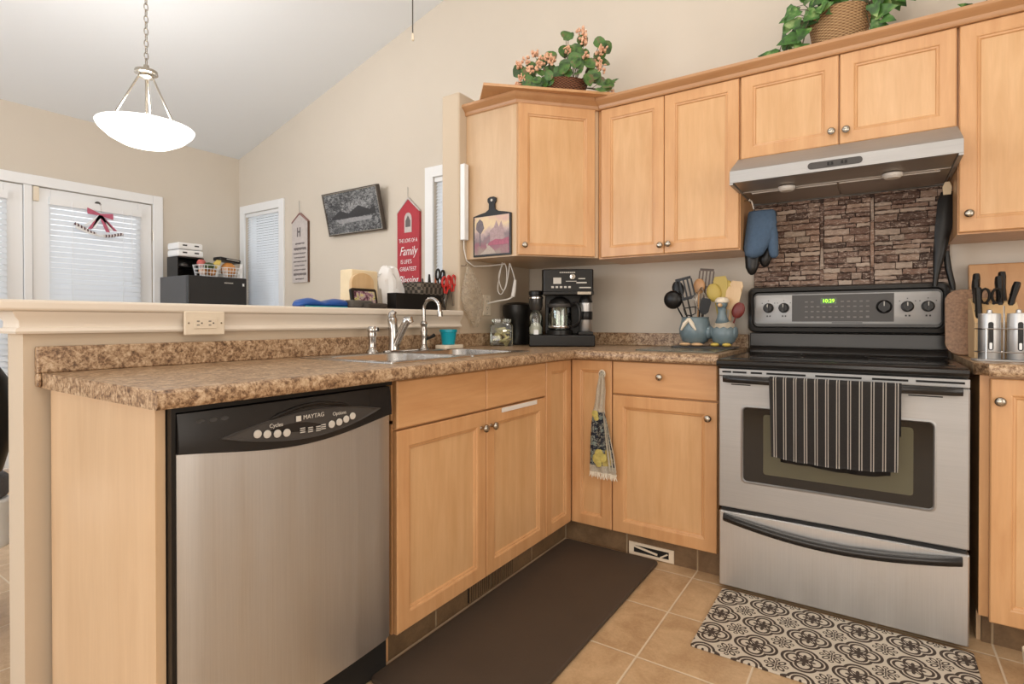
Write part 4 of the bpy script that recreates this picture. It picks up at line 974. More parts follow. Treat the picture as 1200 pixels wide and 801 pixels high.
def hang_sign(name, x, zt_, zp, zb, w_, d, mat, lab, hook):
    t = thing(name, (x, -.01, zb), lab, 'sign'); h = w_/2
    mb = MB(); mb.prism([(x-h, zb), (x+h, zb), (x+h, zt_), (x, zp), (x-h, zt_)], 'y', -.0005-d, -.0005)
    b = mb.build('board', mat, t); y = -.0005-d
    mb = MB(); mb.tube([(x-.6*h, y-.001, zt_+.02), (x, y-.002, hook), (x+.6*h, y-.001, zt_+.02)], .0018, 5) if False else mb.tube([(x, y-.001, zp-.01), (x, y-.002, hook)], .0016, 5); mb.build('hanging_wire', M['wire'], t)
    return t, b, y
t, b, y = hang_sign('wall_sign', -1.035, 1.845, 1.945, 1.23, .222, .02, M['red_paint'], 'red wooden sign with white lettering about a family on the dining wall', 2.03)
mb = MB(); x = -1.035
mb.prism([(x-.111, 1.845), (x-.111, 1.855), (x, 1.957), (x+.111, 1.855), (x+.111, 1.845), (x, 1.943)], 'y', y-.004, -.0005); mb.build('roof_edge', M['old_white'], t)
def sgn(s, z, size, sx=1.0, dx=0, sh=0): text(s, size, T(x+dx, y-.001, z) @ FZ, M['white'], b, sx=sx, shear=sh)
sgn('THE LOVE OF A', 1.640, .040, .66); sgn('Family', 1.562, .092, .74, 0, .35); sgn("IS LIFE'S", 1.486, .042, .8, -.02); sgn('GREATEST', 1.432, .042, .86); sgn('Blessing', 1.350, .088, .68, 0, .35)
mb = MB(); q = [(x-.036, 1.70), (x+.036, 1.70), (x+.036, 1.80)] + [(x+.036*cos(a), 1.80+.045*sin(a)) for a in [pi*k/8 for k in range(1, 8)]] + [(x-.036, 1.80)]
mb.prism(q, 'y', y-.002, y-.0003); tw = mb.build('arch_motif', M['old_white'], b)
mb = MB(); mb.prism([(x-.024, 1.74), (x+.024, 1.74), (x+.024, 1.785), (x, 1.825), (x-.024, 1.785)], 'y', y-.003, y-.002); mb.build('house_motif', M['ink'], tw)
t, b, y = hang_sign('wall_sign', -2.325, 1.905, 1.975, 1.385, .215, .02, M['old_white'], 'weathered white house shaped sign with grey print left of the framed picture', 2.09)
x = -2.325
mb = MB(); mb.prism([(x-.110, 1.90), (x-.110, 1.912), (x, 1.988), (x+.110, 1.912), (x+.110, 1.90), (x, 1.973)], 'y', y-.004, -.0005); mb.build('roof_edge', plain('rusty_edge', (.30, .17, .15), .8, var=.3), t)
mb = MB(); mb.box(x+.1075, x+.1125, y, -.0005, 1.385, 1.905); mb.build('side_edge', plain('brown_edge', (.12, .06, .04), .7), t)
rnd = random.Random(4)
mb = MB(); mb.box(x-.035, x-.022, y-.0015, y-.0003, 1.78, 1.86); mb.box(x-.022, x+.0, y-.0015, y-.0003, 1.815, 1.83); mb.box(x, x+.013, y-.0015, y-.0003, 1.78, 1.86); mb.build('motif', M['ink'], b)
for z, h, w2 in ((1.72, .014, .12), (1.675, .024, .16), (1.635, .012, .17), (1.60, .012, .15), (1.565, .012, .17), (1.53, .012, .14), (1.495, .012, .16), (1.455, .022, .17), (1.415, .012, .12)):
    mb = MB(); xx = x-w2/2
    while xx < x+w2/2:
        l = rnd.uniform(.004, .012); mb.box(xx, xx+l, y-.0015, y-.0003, z-h/2+rnd.uniform(0, h*.3), z+h/2); xx += l+.004
    mb.build('print_line', M['ink'], b)

# black chair seen past the left end of the half wall
t = thing('office_chair', (-.78, -2.75, 0), 'black padded chair with grey seat beyond the left end of the half wall', 'chair')
mb = MB()
def R(z, x0, y1, w_, h_, r): return [(p[0], p[1], z) for p in rrect(x0, y1+.055-h_/2, w_, h_, r, 6)]
mb.loft([R(.52, -.62, -2.44, .08, .42, .038), R(.56, -.62, -2.40, .12, .50, .055), R(.72, -.60, -2.365, .13, .56, .06), R(.86, -.585, -2.39, .12, .52, .055), R(.93, -.575, -2.43, .09, .44, .04), R(.95, -.575, -2.46, .05, .36, .022)])
mb.build('backrest', M['black'], t, smooth=True, angle=80)
MB().prism(rrect(-.83, -2.565, .48, .50, .08, 6), 'z', .46, .54).build('seat', M['seat_grey'], t, bevel=.02, seg=3)
MB().prism(rrect(-.80, -2.555, .42, .48, .06, 6), 'z', .30, .459).build('seat_box', M['white'], t, bevel=.01)
MB().lathe([(.03, .06), (.03, .30)], (-.80, -2.555, 0), 12).build('column', M['black'], t, smooth=True)
for k in range(5):
    a = 2*pi*k/5+.62; MB().tube([(-.80, -2.555, .09), (-.80+.24*cos(a), -2.555+.24*sin(a), .045)], [.028, .018], 8).build('leg', M['black'], t, smooth=True)
    MB(T(-.80+.245*cos(a), -2.555+.245*sin(a), .025) @ RX(pi/2)).lathe([(.024, -.012), (.0245, 0), (.024, .012)], n=14).build('caster', M['black'], t, smooth=True)

# ================================================================== OUTLETS, TRANSFORMER
FX = lambda x, y, z: T(x, y, z) @ RZ(pi/2)   # local: x along +Y, z up, front toward +X (local -y)
def outlet(m, lab, horiz=True, w_=.125, h_=.075):
    p = m @ Vector((0, 0, 0)); t = thing('wall_outlet', tuple(p), lab, 'outlet')
    if not horiz: m = m @ Matrix.Rotation(pi/2, 4, 'Y')
    mb = MB(m); mb.loft([[(q[0], y, q[1]) for q in rrect(0, 0, w_-i, h_-i, .004, 3)] for i, y in ((0, -.0005), (0, -.004), (.006, -.0065))]); mb.build('cover_plate', M['almond'], t)
    mb = MB(m); mb.box(-.035, .035, -.009, -.0066, -.017, .017); fc = mb.build('socket_face', M['almond'], t, bevel=.001)
    for s in (-1, 1):
        mb = MB(m); mb.box(s*.018-.009, s*.018-.001, -.0096, -.0090, .005, .0075); mb.box(s*.018-.009, s*.018-.001, -.0096, -.0090, -.0075, -.005); mb.box(s*.018+.004, s*.018+.008, -.0096, -.0090, -.002, .002); mb.build('socket_slot', M['mark_dk'], fc)
    for s in (-1, 1):
        mb = MB(m @ T(s*(w_/2-.012), -.0066, 0) @ RX(pi/2)); mb.lathe([(.003, 0), (.0025, .001)], n=10); mb.build('screw', M['nickel'], t)
    return t
outlet(FX(.0305, -2.012, 1.046), 'almond double socket plate on the ledge moulding above the counter')
outlet(FX(0.0005, -.463, 1.14), 'almond socket plate on the stub wall behind the black brewer', False, .115, .07)
t = thing('cord_transformer', (.012, -.69, 1.47), 'long white box mounted upright on the stub wall beside the corner cabinet', 'power box')
MB().box(.0005, .030, -.693, -.657, 1.475, 1.872).build('box', M['white'], t, bevel=.004)
MB().tube([(.012, -.675, 1.475), (.012, -.675, 1.43), (.014, -.655, 1.37), (.02, -.60, 1.345), (.06, -.52, 1.352), (.12, -.45, 1.365)], .003, 6).build('cord', M['plastic_w'], t, smooth=True)
t = thing('extension_cord', (.14, -.45, 1.37), 'looped white cord with a plug hanging under the corner cabinet', 'cord')
P_ = [(.10, -.45, 1.374), (.085, -.45, 1.31), (.07, -.45, 1.23), (.09, -.445, 1.20), (.12, -.445, 1.25), (.13, -.45, 1.33), (.11, -.45, 1.368), (.08, -.455, 1.30), (.10, -.45, 1.225), (.125, -.45, 1.24), (.145, -.45, 1.33), (.15, -.45, 1.365), (.17, -.45, 1.32), (.185, -.45, 1.27)]
def cr_(P, n=6):
    P = [Vector(p) for p in P]; out = []
    for i in range(len(P)-1):
        a, b, c, d = P[max(i-1, 0)], P[i], P[i+1], P[min(i+2, len(P)-1)]
        for k in range(n):
            u = k/n; out.append(.5*((2*b)+(c-a)*u+(2*a-5*b+4*c-d)*u*u+(3*b-a-3*c+d)*u**3))
    return out+[P[-1]]
MB().tube(cr_(P_), .0028, 6).build('cord', M['plastic_w'], t, smooth=True)
MB().tube([(.186, -.45, 1.275), (.178, -.45, 1.22), (.170, -.45, 1.185)], [.008, .011, .011], 8).build('plug', M['plastic_w'], t, smooth=True)
MB().tube(cr_([(.170, -.45, 1.186), (.14, -.45, 1.172), (.09, -.455, 1.165), (.03, -.46, 1.155), (.011, -.462, 1.15)]), .0045, 6).build('lead', M['plastic_w'], t, smooth=True)

# ================================================================== ON THE BAR LEDGE
LZ = 1.1075
t = thing('zipped_pouch', (-.07, -1.50, LZ), 'blue zipped pouch lying at the left of the bar ledge', 'pouch')
mb = MB(); mb.loft([[(-.07+.045*c*s, y, LZ+.019*k+.019*k*d) for c, d in [(cos(2*pi*i/12), sin(2*pi*i/12)) for i in range(12)]] for y, s, k in ((-1.615, .5, .45), (-1.60, .9, .8), (-1.56, 1, 1), (-1.52, .9, .75), (-1.50, .8, .62), (-1.48, .9, .8), (-1.44, 1.0, 1.0), (-1.40, .9, .95), (-1.375, .5, .6))]); mb.build('pouch', M['blue'], t, smooth=True, angle=180)
MB().box(-.032, -.026, -1.60, -1.40, LZ+.0, LZ+.005).build('zip_edge', M['teal'], t)
t = thing('soft_case', (-.07, -1.31, LZ), 'brown grey soft case lying beside the blue pouch', 'pouch')
MB().prism(rrect(-.046, -1.325, .06, .13, .02, 5), 'z', LZ, LZ+.034).build('case', M['grey_cloth'], t, bevel=.01, seg=3)
t = thing('folded_cloth', (-.03, -1.25, LZ), 'small dark folded cloth in front of the photo frame', 'pouch')
MB().prism(rrect(.008, -1.28, .04, .12, .015, 5), 'z', LZ, LZ+.022).build('case', plain('dark_brown_cloth', (.05, .04, .032), .8, var=.3), t, bevel=.008, seg=3)
t = thing('board_holder', (-.13, -1.24, LZ), 'distressed cream holder with a round shouldered wooden board on the bar ledge', 'holder')
mb = MB(); mb.box(-.20, -.08, -1.335, -1.125, LZ, LZ+.012); mb.build('base', M['bread'], t)
mb = MB(); mb.box(-.19, -.11, -1.31, -1.155, LZ+.0125, LZ+.175); mb.build('box', M['cream_bread'], t, bevel=.008)
mb = MB(); q = [(-1.325, LZ+.013), (-1.195, LZ+.013), (-1.195, LZ+.115)] + [(-1.26+.065*cos(a), LZ+.115+.045*sin(a)) for a in [pi*k/10 for k in range(1, 10)]] + [(-1.325, LZ+.115)]
mb.prism(q, 'x', -.108, -.092); mb.build('arched_board', M['bread'], t, bevel=.003)
t = thing('photo_frame', (-.05, -1.29, LZ), 'small black framed photo leaning in front of the cream holder', 'picture')
m = T(-.045, -1.285, LZ) @ RZ(pi/2) @ RX(radians(-12))
mb = MB(m); mb.loft([[(q[0], y, q[1]+.045) for q in rrect(0, 0, .142-i, .088-i, .010, 4)] for i, y in ((0, .010), (0, -.002), (.006, -.003), (.016, -.002))], caps=True); mb.build('frame', M['black'], t, smooth=True, angle=30)
ps = NT('small_photo_print'); v = ps.noise(ps.obj(), 38, 3, .6, .6)
ps.set(Base_Color=ps.ramp(v, [(.36, (.05, .02, .035)), (.45, (.28, .13, .2)), (.52, (.40, .36, .34)), (.6, (.62, .52, .20)), (.68, (.15, .2, .08))]), Roughness=.25)
mb = MB(m); mb.box(-.058, .058, -.0040, -.0028, .014, .076); mb.build('print', ps.m, t)
t = thing('storage_box', (-.06, -1.02, LZ), 'long low black box in front of the tissues on the bar ledge', 'box')
mb = MB(); a, b, c, d = -.030, .026, -1.175, -.868
mb.box(a, b, c, d, LZ, LZ+.004); mb.box(a, a+.004, c, d, LZ+.004, LZ+.072); mb.box(b-.004, b, c, d, LZ+.004, LZ+.072); mb.box(a+.004, b-.004, c, c+.004, LZ+.004, LZ+.072); mb.box(a+.004, b-.004, d-.004, d, LZ+.004, LZ+.072)
mb.build('box_shell', M['black'], t)
# tissue bundle
rnd = random.Random(9); mb = MB(); rings = []
for k, (z, s) in enumerate(((0, .95), (.05, 1.05), (.10, .98), (.14, .84), (.17, .72), (.195, .56), (.205, .40))):
    r = []
    for i in range(22):
        a = 2*pi*i/22; w_ = 1+.14*sin(5*a+k*.9)+.09*sin(9*a-k*1.3)+rnd.uniform(-.05, .05)
        r.append((-.135+.04*s*w_*cos(a), -1.052+.072*s*w_*sin(a)-.012*(z/.2), LZ+.001+z))
    rings.append(r)
mb.loft(rings)
for v in mb.bm.verts: v.co += Vector((rnd.uniform(-1,1)*.004, rnd.uniform(-1,1)*.007, rnd.uniform(-1,1)*.006 if v.co.z > LZ+.02 else 0))
tag(mb.build('tissue_bundle', M['tissue'], smooth=True, angle=35), 'bunched white tissue paper standing behind the long black box', 'tissue')
# woven basket with scissors
t = thing('woven_basket', (-.12, -.83, LZ), 'dark woven basket packed with red scissors at the stub wall', 'basket')
wv = NT('black_woven_strap'); o_ = wv.obj(); ck = wv.n('ShaderNodeTexChecker', None, Vector=wv.mapping(o_, (1, 1, 1)), Scale=62.0); n_ = wv.noise(o_, 60, 3)
wv.set(Base_Color=wv.mix(wv.math('MULTIPLY', ck.outputs[1], n_), (.03, .025, .02), (.30, .25, .20)), Roughness=.6)
def Rb(z, s): return [(-.102+p[0], -.838+p[1], LZ+z) for p in rrect(0, 0, .13*s, .245*s, .03, 5)]
mb = MB(); mb.loft([Rb(.001, .86), Rb(.130, 1.0), Rb(.137, 1.0), Rb(.137, .93), Rb(.01, .80)]); mb.build('basket_body', wv.m, t, smooth=True, angle=50)
def scissors(y, x, z, mat, lab, tilt):
    s = thing('scissors', (x, y, z-.04), lab, 'scissors', None); m = T(x, y, z) @ RZ(pi/2) @ Matrix.Rotation(tilt, 4, 'Y') @ SCL(1.35, 1.35, 1.35)
    for k in (-1, 1):
        pts = [(k*.014+.0105*cos(a), 0, .022+.020*sin(a)) for a in [2*pi*i/12 for i in range(13)]]
        mb = MB(m); mb.tube(pts, .0042, 7, caps=False); mb.tube([(k*.012, 0, .003), (k*.004, 0, -.02)], .0042, 6); mb.build('handle', mat, s, smooth=True)
        mb = MB(m); mb.loft([[(k*.004+a, k*.001+b*.0008, z_) for a, b in ((-w_, -1), (w_, -1), (w_, 1), (-w_, 1))] for z_, w_ in ((-.02, .006), (-.075, .002))]); mb.build('blade', M['chrome'], s)
    return s
scissors(-.775, -.026, LZ+.112, M['red_plastic'], 'red handled scissors on the left front of the woven basket', .15)
scissors(-.725, -.027, LZ+.125, M['red_plastic'], 'red handled scissors on the right front of the woven basket', -.12)
scissors(-.76, -.08, LZ+.155, M['black'], 'black handled scissors standing at the back of the woven basket', .1)
def pen(x, y, h, mat, lab, cat='pen', tx=0, ty=0, r=.005):
    mb = MB(); mb.tube([(x, y, LZ+.02), (x+tx*.8, y+ty*.8, LZ+h*.8), (x+tx, y+ty, LZ+h)], [r, r, r*.6], 8); return tag(mb.build('marker', mat, smooth=True), lab, cat)
pen(-.10, -.815, .185, M['black'], 'thick black marker standing in the woven basket', 'marker', 0, -.004, .008)
pen(-.09, -.785, .19, plain('orange_pen', (.5, .12, .04), .4), 'orange pen among the scissors in the woven basket', 'pen', 0, .004)
pen(-.07, -.745, .19, M['plastic_w'], 'white pen leaning right in the woven basket', 'pen', 0, .03)
pen(-.10, -.75, .215, plain('navy_pen', (.03, .05, .1), .4), 'navy pen leaning furthest right in the woven basket', 'pen', 0, .045)
pen(-.10, -.86, .16, M['char'], 'grey short marker at the left of the red scissors', 'marker', 0, -.01, .007)
# bag hanging on the stub wall
mb = MB(); rings = []
for k, (z, wy, wx, cy) in enumerate(((1.335, .012, .006, -.685), (1.30, .035, .014, -.672), (1.24, .062, .024, -.660), (1.17, .078, .030, -.652), (1.11, .066, .028, -.640), (1.06, .040, .018, -.628), (1.02, .012, .008, -.628))):
    r = []
    for i in range(20):
        a = 2*pi*i/20; w_ = 1+.10*sin(4*a+k)+.06*sin(7*a-k*1.7); r.append((.036+wx*w_*cos(a), cy+.02+wy*w_*sin(a)*1.05, z))
    rings.append(r)
mb.loft(rings)
t = thing('plastic_bag', (.03, -.66, 1.0), 'crumpled clear plastic bag hanging on the stub wall right of the basket', 'bag')
mb.build('bag_film', M['bag'], t, smooth=True, angle=180)
MB().tube([(.002, -.685, 1.342), (.03, -.685, 1.340), (.036, -.685, 1.35)], .003, 6).build('hook', M['nickel'], t)

# ================================================================== COUNTER: JAR, BREWER, DISPENSER, COFFEE MAKER
CZ = .9185
t = thing('snack_jar', (.06, -.34, CZ), 'square glass jar of yellow snacks at the left of the black brewer', 'jar')
m = T(.116, -.478, 0) @ RZ(radians(34))
def sq(w_, r, z): return [(p[0], p[1], z) for p in rrect(0, 0, w_, w_, r, 4)]
MB(m).loft([sq(.118, .014, CZ), sq(.122, .014, CZ+.01), sq(.122, .014, CZ+.112), sq(.10, .02, CZ+.122), sq(.10, .02, CZ+.128)], caps=True).build('glass_jar', M['jar_glass'], t, smooth=True, angle=50)
MB(m).loft([sq(.104, .02, CZ+.1282), sq(.104, .02, CZ+.145)]).build('lid', M['jar_glass'], t, bevel=.002)
rnd = random.Random(2)
for k in range(16):
    x, y, z = rnd.uniform(-.032, .032), rnd.uniform(-.032, .032), CZ+.018+.075*(k/16)
    mm = m @ T(x, y, z) @ Matrix.Rotation(rnd.uniform(-1, 1), 4, 'X') @ Matrix.Rotation(rnd.uniform(-1, 1), 4, 'Y') @ RZ(rnd.uniform(0, 3))
    mb = MB(mm); mb.prism(rrect(0, 0, .042, .030, .008, 3), 'z', -.005, .005)
    q = tag(mb.build('snack_bar', M['crumb'], bevel=.002), 'yellow snack piece inside the square glass jar', 'snack', 'snack pieces in the glass jar')
t = thing('coffee_brewer', (.10, -.17, CZ), 'small plain black brewer with a domed top in the counter corner', 'coffee maker')
cx, cy = .098, -.290
mb = MB(); mb.lathe([(.070, 0), (.072, .01), (.070, .06), (.072, .13), (.084, .165), (.087, .20), (.085, .225), (.06, .238), (.02, .242), (.001, .242)], (cx, cy, CZ), 28); mb.build('body', M['black'], t, smooth=True)
mb = MB(T(cx+.055, cy+.05, 0) @ RZ(.6)); mb.loft([[(p[0], p[1], CZ+z) for p in rrect(0, 0, .085*s, .075*s, .025, 5)] for z, s in ((0, 1.1), (.02, 1), (.20, .95), (.225, .8))]); mb.build('water_tank', M['black'], t, smooth=True, angle=50)
t = thing('sugar_dispenser', (.293, -.412, CZ+.0625), 'clear dispenser of white sugar with a black and chrome top left of the glass carafe', 'dispenser')
cx, cy = .293, -.412
MB().lathe([(.036, 0), (.038, .004), (.038, .09), (.030, .115), (.018, .125)], (cx, cy, CZ+.0628), 22).build('glass_tube', M['jar_glass'], t, smooth=True)
MB().lathe([(.034, 0), (.034, .035), (.02, .055), (.003, .062)], (cx, cy, CZ+.065), 20).build('sugar', M['sugar'], t, smooth=True)
MB().lathe([(.020, 0), (.030, .006), (.037, .03), (.037, .08), (.030, .084)], (cx, cy, CZ+.187), 22).build('hopper', plain('smoked_plastic', (.03, .028, .026), .15), t, smooth=True)
MB().lathe([(.0375, 0), (.040, .002), (.040, .009), (.0375, .011)], (cx, cy, CZ+.252), 22).build('chrome_band', M['chrome'], t, smooth=True)
MB().lathe([(.038, 0), (.038, .018), (.03, .024), (.001, .024)], (cx, cy, CZ+.272), 22).build('cap', M['black'], t, smooth=True)
MB(T(cx+.030, cy-.046, CZ+.0625) @ RZ(.55)).box(-.013, .013, -.010, .010, 0, .026).build('white_tag', M['white'], t, bevel=.002)
# coffee maker, faces the camera
ca = math.atan2(.832*.0+.555, .832)      # local x runs along the picture's right
CM = T(.402, -.325, CZ) @ RZ(radians(30))
t = thing('coffee_maker', (.375, -.345, CZ), 'large black coffee maker with glass carafe and control panel in the counter corner', 'coffee maker')
def rb(mb, x0, x1, y0, y1, z0, z1): mb.box(x0, x1, y0, y1, z0, z1); return mb
rb(MB(CM), -.172, .172, -.10, .13, 0, .062).build('base', M['black'], t, bevel=.008, seg=3)
rb(MB(CM), -.088, .165, .03, .13, .0625, .30).build('rear_tower', M['black'], t, bevel=.006)
hdp = MB(CM); hdp.loft([[(x, y, z) for x, y in ((-.105, -.07), (-.095, -.09), (.158, -.09), (.164, -.08), (.164, .13), (-.105, .13))] for z in (.285, .405)]); head = hdp.build('brew_head', M['black'], t, bevel=.006, seg=2)
MB(CM).box(-.098, .165, -.098, -.0, .270, .289).build('head_lip', M['black'], t, bevel=.004)
MB(CM).box(-.045, -.004, -.0945, -.0905, .328, .360).build('display', M['mark'], head)
MB(CM @ T(.055, -.0905, .365) @ RX(pi/2)).lathe([(.016, 0), (.014, .010), (.001, .011)], n=18).build('dial', M['chrome'], head, smooth=True)
mb = MB(CM)
for k in range(5): mb.box(-.055+k*.022, -.042+k*.022, -.093, -.0905, .306, .316)
mb.box(.075, .128, -.093, -.0905, .330, .337); mb.box(.085, .120, -.093, -.0905, .352, .357); mb.box(.09, .15, -.093, -.0905, .305, .311); mb.box(.02, .075, -.093, -.0905, .340, .343)
x = -.012
while x < .065: mb.box(x, x+.005, -.093, -.0905, .384, .390); x += .0075
mb.build('panel_print', M['mark'], head)
MB(CM).box(.08, .15, -.102, -.098, .272, .286).build('badge', M['nickel'], t)
wp = MB(CM @ T(-.01, -.035, .0625)); wp.lathe([(.068, 0), (.068, .022), (.055, .026), (.001, .026)], n=26); wp.build('warming_plate', M['black'], t, smooth=True)
cf = MB(CM @ T(-.01, -.035, .0)); cf.lathe([(.055, .089), (.062, .095), (.064, .15), (.060, .20), (.054, .228), (.052, .228), (.058, .20), (.061, .15), (.059, .098), (.053, .092), (.001, .092)], n=28, caps=False); cf.build('carafe_glass', M['jar_glass'], t, smooth=True)
MB(CM @ T(-.01, -.035, 0)).lathe([(.064, .206), (.066, .21), (.066, .224), (.060, .226)], n=28, caps=False).build('carafe_band', M['char'], t, smooth=True)
MB(CM @ T(-.01, -.035, 0)).lathe([(.058, .228), (.05, .245), (.02, .262), (.001, .264)], n=24).build('carafe_lid', M['black'], t, smooth=True)
MB(CM @ T(-.01, -.035, 0)).lathe([(.0645, .098), (.0655, .100), (.0655, .108), (.0645, .110)], n=28, caps=False).build('lower_band', M['chrome'], t, smooth=True)
hd_ = MB(CM); hd_.tube(cr_([(.045, -.06, .215), (.075, -.085, .225), (.092, -.095, .19), (.088, -.09, .13), (.060, -.07, .105)]), .009, 8); hd_.build('carafe_handle', M['black'], t, smooth=True)
MB(CM).box(.085, .162, -.10, .02, .0625, .078).build('mug_rest', M['black'], t, bevel=.003)
t = thing('travel_mug', (.47, -.30, CZ+.079), 'steel and black travel mug standing in the right side of the coffee maker', 'mug')
MM = CM @ T(.126, -.045, .0785)
MB(MM).lathe([(.030, 0), (.033, .004), (.036, .150), (.034, .152)], n=24).build('steel_body', M['steel_v'], t, smooth=True)
MB(MM).lathe([(.0348, .062), (.0360, .064), (.0366, .104), (.0354, .106)], n=24, caps=False).build('grip_band', M['black'], t, smooth=True)
MB(MM).lathe([(.035, .1525), (.036, .158), (.030, .172), (.024, .186), (.001, .188)], n=24).build('lid', M['black'], t, smooth=True)

# painted cutting board on the corner cabinet side
t = thing('painted_board', (.175, -.655, 1.38), 'paddle shaped board with a painted cottage garden hung on the corner cabinet', 'picture')
y = -.6405; x0, x1, z0, z1 = .055, .293, 1.385, 1.602; xc = (x0+x1)/2
out = [(x0, z0), (x1, z0), (x1, z1-.006), (x1-.04, z1+.003), (xc+.040, z1+.010), (xc+.020, z1+.022), (xc+.018, z1+.05), (xc+.027, z1+.062), (xc+.027, z1+.078), (xc+.012, z1+.086), (xc-.012, z1+.086), (xc-.027, z1+.078), (xc-.027, z1+.062), (xc-.018, z1+.05), (xc-.020, z1+.022), (xc-.040, z1+.010), (x0+.04, z1+.003), (x0, z1-.006)]
MB().prism(out, 'y', y-.011, y-.0005).build('board', M['black_satin'], t, bevel=.002)
MB(T(xc, y-.0118, z1+.068) @ RX(pi/2)).lathe([(.007, 0), (.006, .0005)], n=12).build('hanging_hole', M['mark'], t)
pa = NT('painted_garden'); o_ = pa.obj(); zz = pa.n('ShaderNodeSeparateXYZ', None, Vector=o_).outputs[2]
g = pa.ramp(pa.math('ADD', pa.math('MULTIPLY', zz, 4.2), pa.math('MULTIPLY', pa.math('SUBTRACT', pa.noise(o_, 14, 4, .6), .5), .8)), [(.05, (.30, .22, .18)), (.22, (.28, .10, .13)), (.38, (.22, .16, .17)), (.55, (.50, .36, .34)), (.72, (.72, .56, .33)), (.92, (.62, .40, .34))])
pa.set(Base_Color=g, Roughness=.3)
pn = MB().box(x0+.010, x1-.010, y-.0122, y-.0112, z0+.010, z1-.012).build('painting', pa.m, t)
treem = plain('painted_tree', (.14, .11, .12), .4, var=.5, scale=80); pinkm = plain('painted_blossom', (.36, .09, .14), .4, var=.5, scale=80)
yy = (y-.0128, y-.0123)
MB().prism([(.098, 1.44), (.106, 1.44), (.104, 1.50), (.128, 1.53), (.118, 1.565), (.10, 1.58), (.08, 1.56), (.075, 1.53), (.097, 1.505)], 'y', *yy).build('painted_tree', treem, pn)
MB().prism([(.165, 1.46), (.25, 1.46), (.25, 1.52), (.235, 1.56), (.22, 1.53), (.205, 1.565), (.19, 1.53), (.165, 1.515)], 'y', *yy).build('painted_cottage', plain('painted_house', (.38, .26, .26), .4, var=.4, scale=90), pn)
MB().prism([(.15, 1.44), (.28, 1.44), (.28, 1.475), (.24, 1.465), (.20, 1.47), (.16, 1.455)], 'y', y-.0134, y-.0129).build('painted_flowers', pinkm, pn)
MB().prism([(.10, 1.397), (.20, 1.397), (.19, 1.415), (.165, 1.435), (.15, 1.45), (.140, 1.447), (.145, 1.43), (.13, 1.415)], 'y', *yy).build('painted_path', plain('painted_path', (.42, .34, .28), .4, var=.2, scale=80), pn)

# ================================================================== GLASS MAT, GOOSE CROCKS AND UTENSILS
tag(MB().prism(rrect(1.075, -.34, .36, .40, .015, 4), 'z', CZ, CZ+.005).build('cutting_mat', M['cutmat'], bevel=.001), 'dark grey green glass cutting mat under the goose crocks', 'mat')
tag(MB().prism(rrect(1.12, -.20, .30, .13, .02, 4), 'z', CZ+.0055, CZ+.012).build('serving_tray', M['char'], bevel=.002), 'thin grey tray under the two goose crocks', 'tray')
GZ = CZ+.0125
def crock(cx, cy, r, lab, with_head):
    t = thing('goose_crock', (cx, cy, GZ), lab, 'utensil holder')
    zs = 1.22
    if not with_head: prof = [(.45, .10), (.80, .25), (1.0, .62), (1.02, .95), (.90, 1.30), (.84, 1.50), (.88, 1.56), (.80, 1.56), (.78, 1.45), (.92, .95), (.85, .5), (.3, .2), (.01, .2)]
    else: prof = [(.45, .08), (.85, .35), (1.0, .80), (.95, 1.2), (.72, 1.5), (.50, 1.66), (.50, 1.72), (.40, 1.72), (.60, 1.45), (.8, 1.1), (.8, .6), (.3, .2), (.01, .2)]
    MB().lathe([(p*r, q*r*zs) for p, q in prof], (cx, cy, GZ), 28, caps=False).build('body', M['blue_duck'], t, smooth=True)
    return t
F = Vector((-.10, -.99, 0)).normalized(); Rr = Vector((.99, -.10, 0))
cx1, cy1, r1 = 1.075, -.20, .074
t1 = crock(cx1, cy1, r1, 'wide blue goose crock holding the black utensils', False)
def pt_(cx, cy, a, b, z): v = Vector((cx, cy, 0))+Rr*a*1.05+F*b*1.05; return (v.x, v.y, GZ+z*1.22)
for s in (-1, 1):
    mb = MB(); mb.tube([pt_(cx1, cy1, -.006, .060, .108), pt_(cx1, cy1, s*.018-.006, .070, .088), pt_(cx1, cy1, s*.034-.006, .068, .064)], [.008, .010, .004], 8); mb.build('scarf', M['cream_cer'], t1, smooth=True)
for s in (-1, 1): MB().sphere(pt_(cx1, cy1, s*.028, .05, .008), .028, .026, .0085).build('foot', M['peach_cer'], t1, smooth=True)
MB().sphere(pt_(cx1, cy1, .066, -.0, .055), .022, .04, .034).build('wing', M['blue_duck'], t1, smooth=True)
cx2, cy2, r2 = 1.212, -.215, .058
t2 = crock(cx2, cy2, r2, 'blue goose crock with a cream bonnet and bib beside the range', True)
mb = MB(); mb.tube([pt_(cx2, cy2, -.002, .012, .088), pt_(cx2, cy2, -.002, .018, .115), pt_(cx2, cy2, -.002, .020, .135), pt_(cx2, cy2, -.002, .020, .150)], [.036, .022, .018, .020], 16); mb.sphere(pt_(cx2, cy2, -.002, .020, .165), .026, .026, .025); mb.build('neck_and_head', M['blue_duck'], t2, smooth=True, angle=180)
MB().lathe([(.031, 0), (.033, .006), (.030, .016), (.022, .024), (.001, .027)], pt_(cx2, cy2, -.002, .018, .170), 20).build('bonnet', M['cream_cer'], t2, smooth=True)
mb = MB(); mb.sphere(pt_(cx2, cy2, -.002, .046, .160), .011, .018, .010); mb.build('beak', M['peach_cer'], t2, smooth=True)
for s in (-1, 1): MB().sphere(pt_(cx2, cy2, s*.013-.002, .040, .171), .0028).build('eye', M['black'], t2, smooth=True)
mb = MB(); rings = []
for k, (rr_, zz_) in enumerate(((.030, .098), (.043, .090), (.050, .078))): rings.append([pt_(cx2, cy2, rr_*cos(a), .002+rr_*sin(a), zz_-(.006*(i % 2) if k == 2 else 0)) for i, a in enumerate([2*pi*j/20 for j in range(20)])])
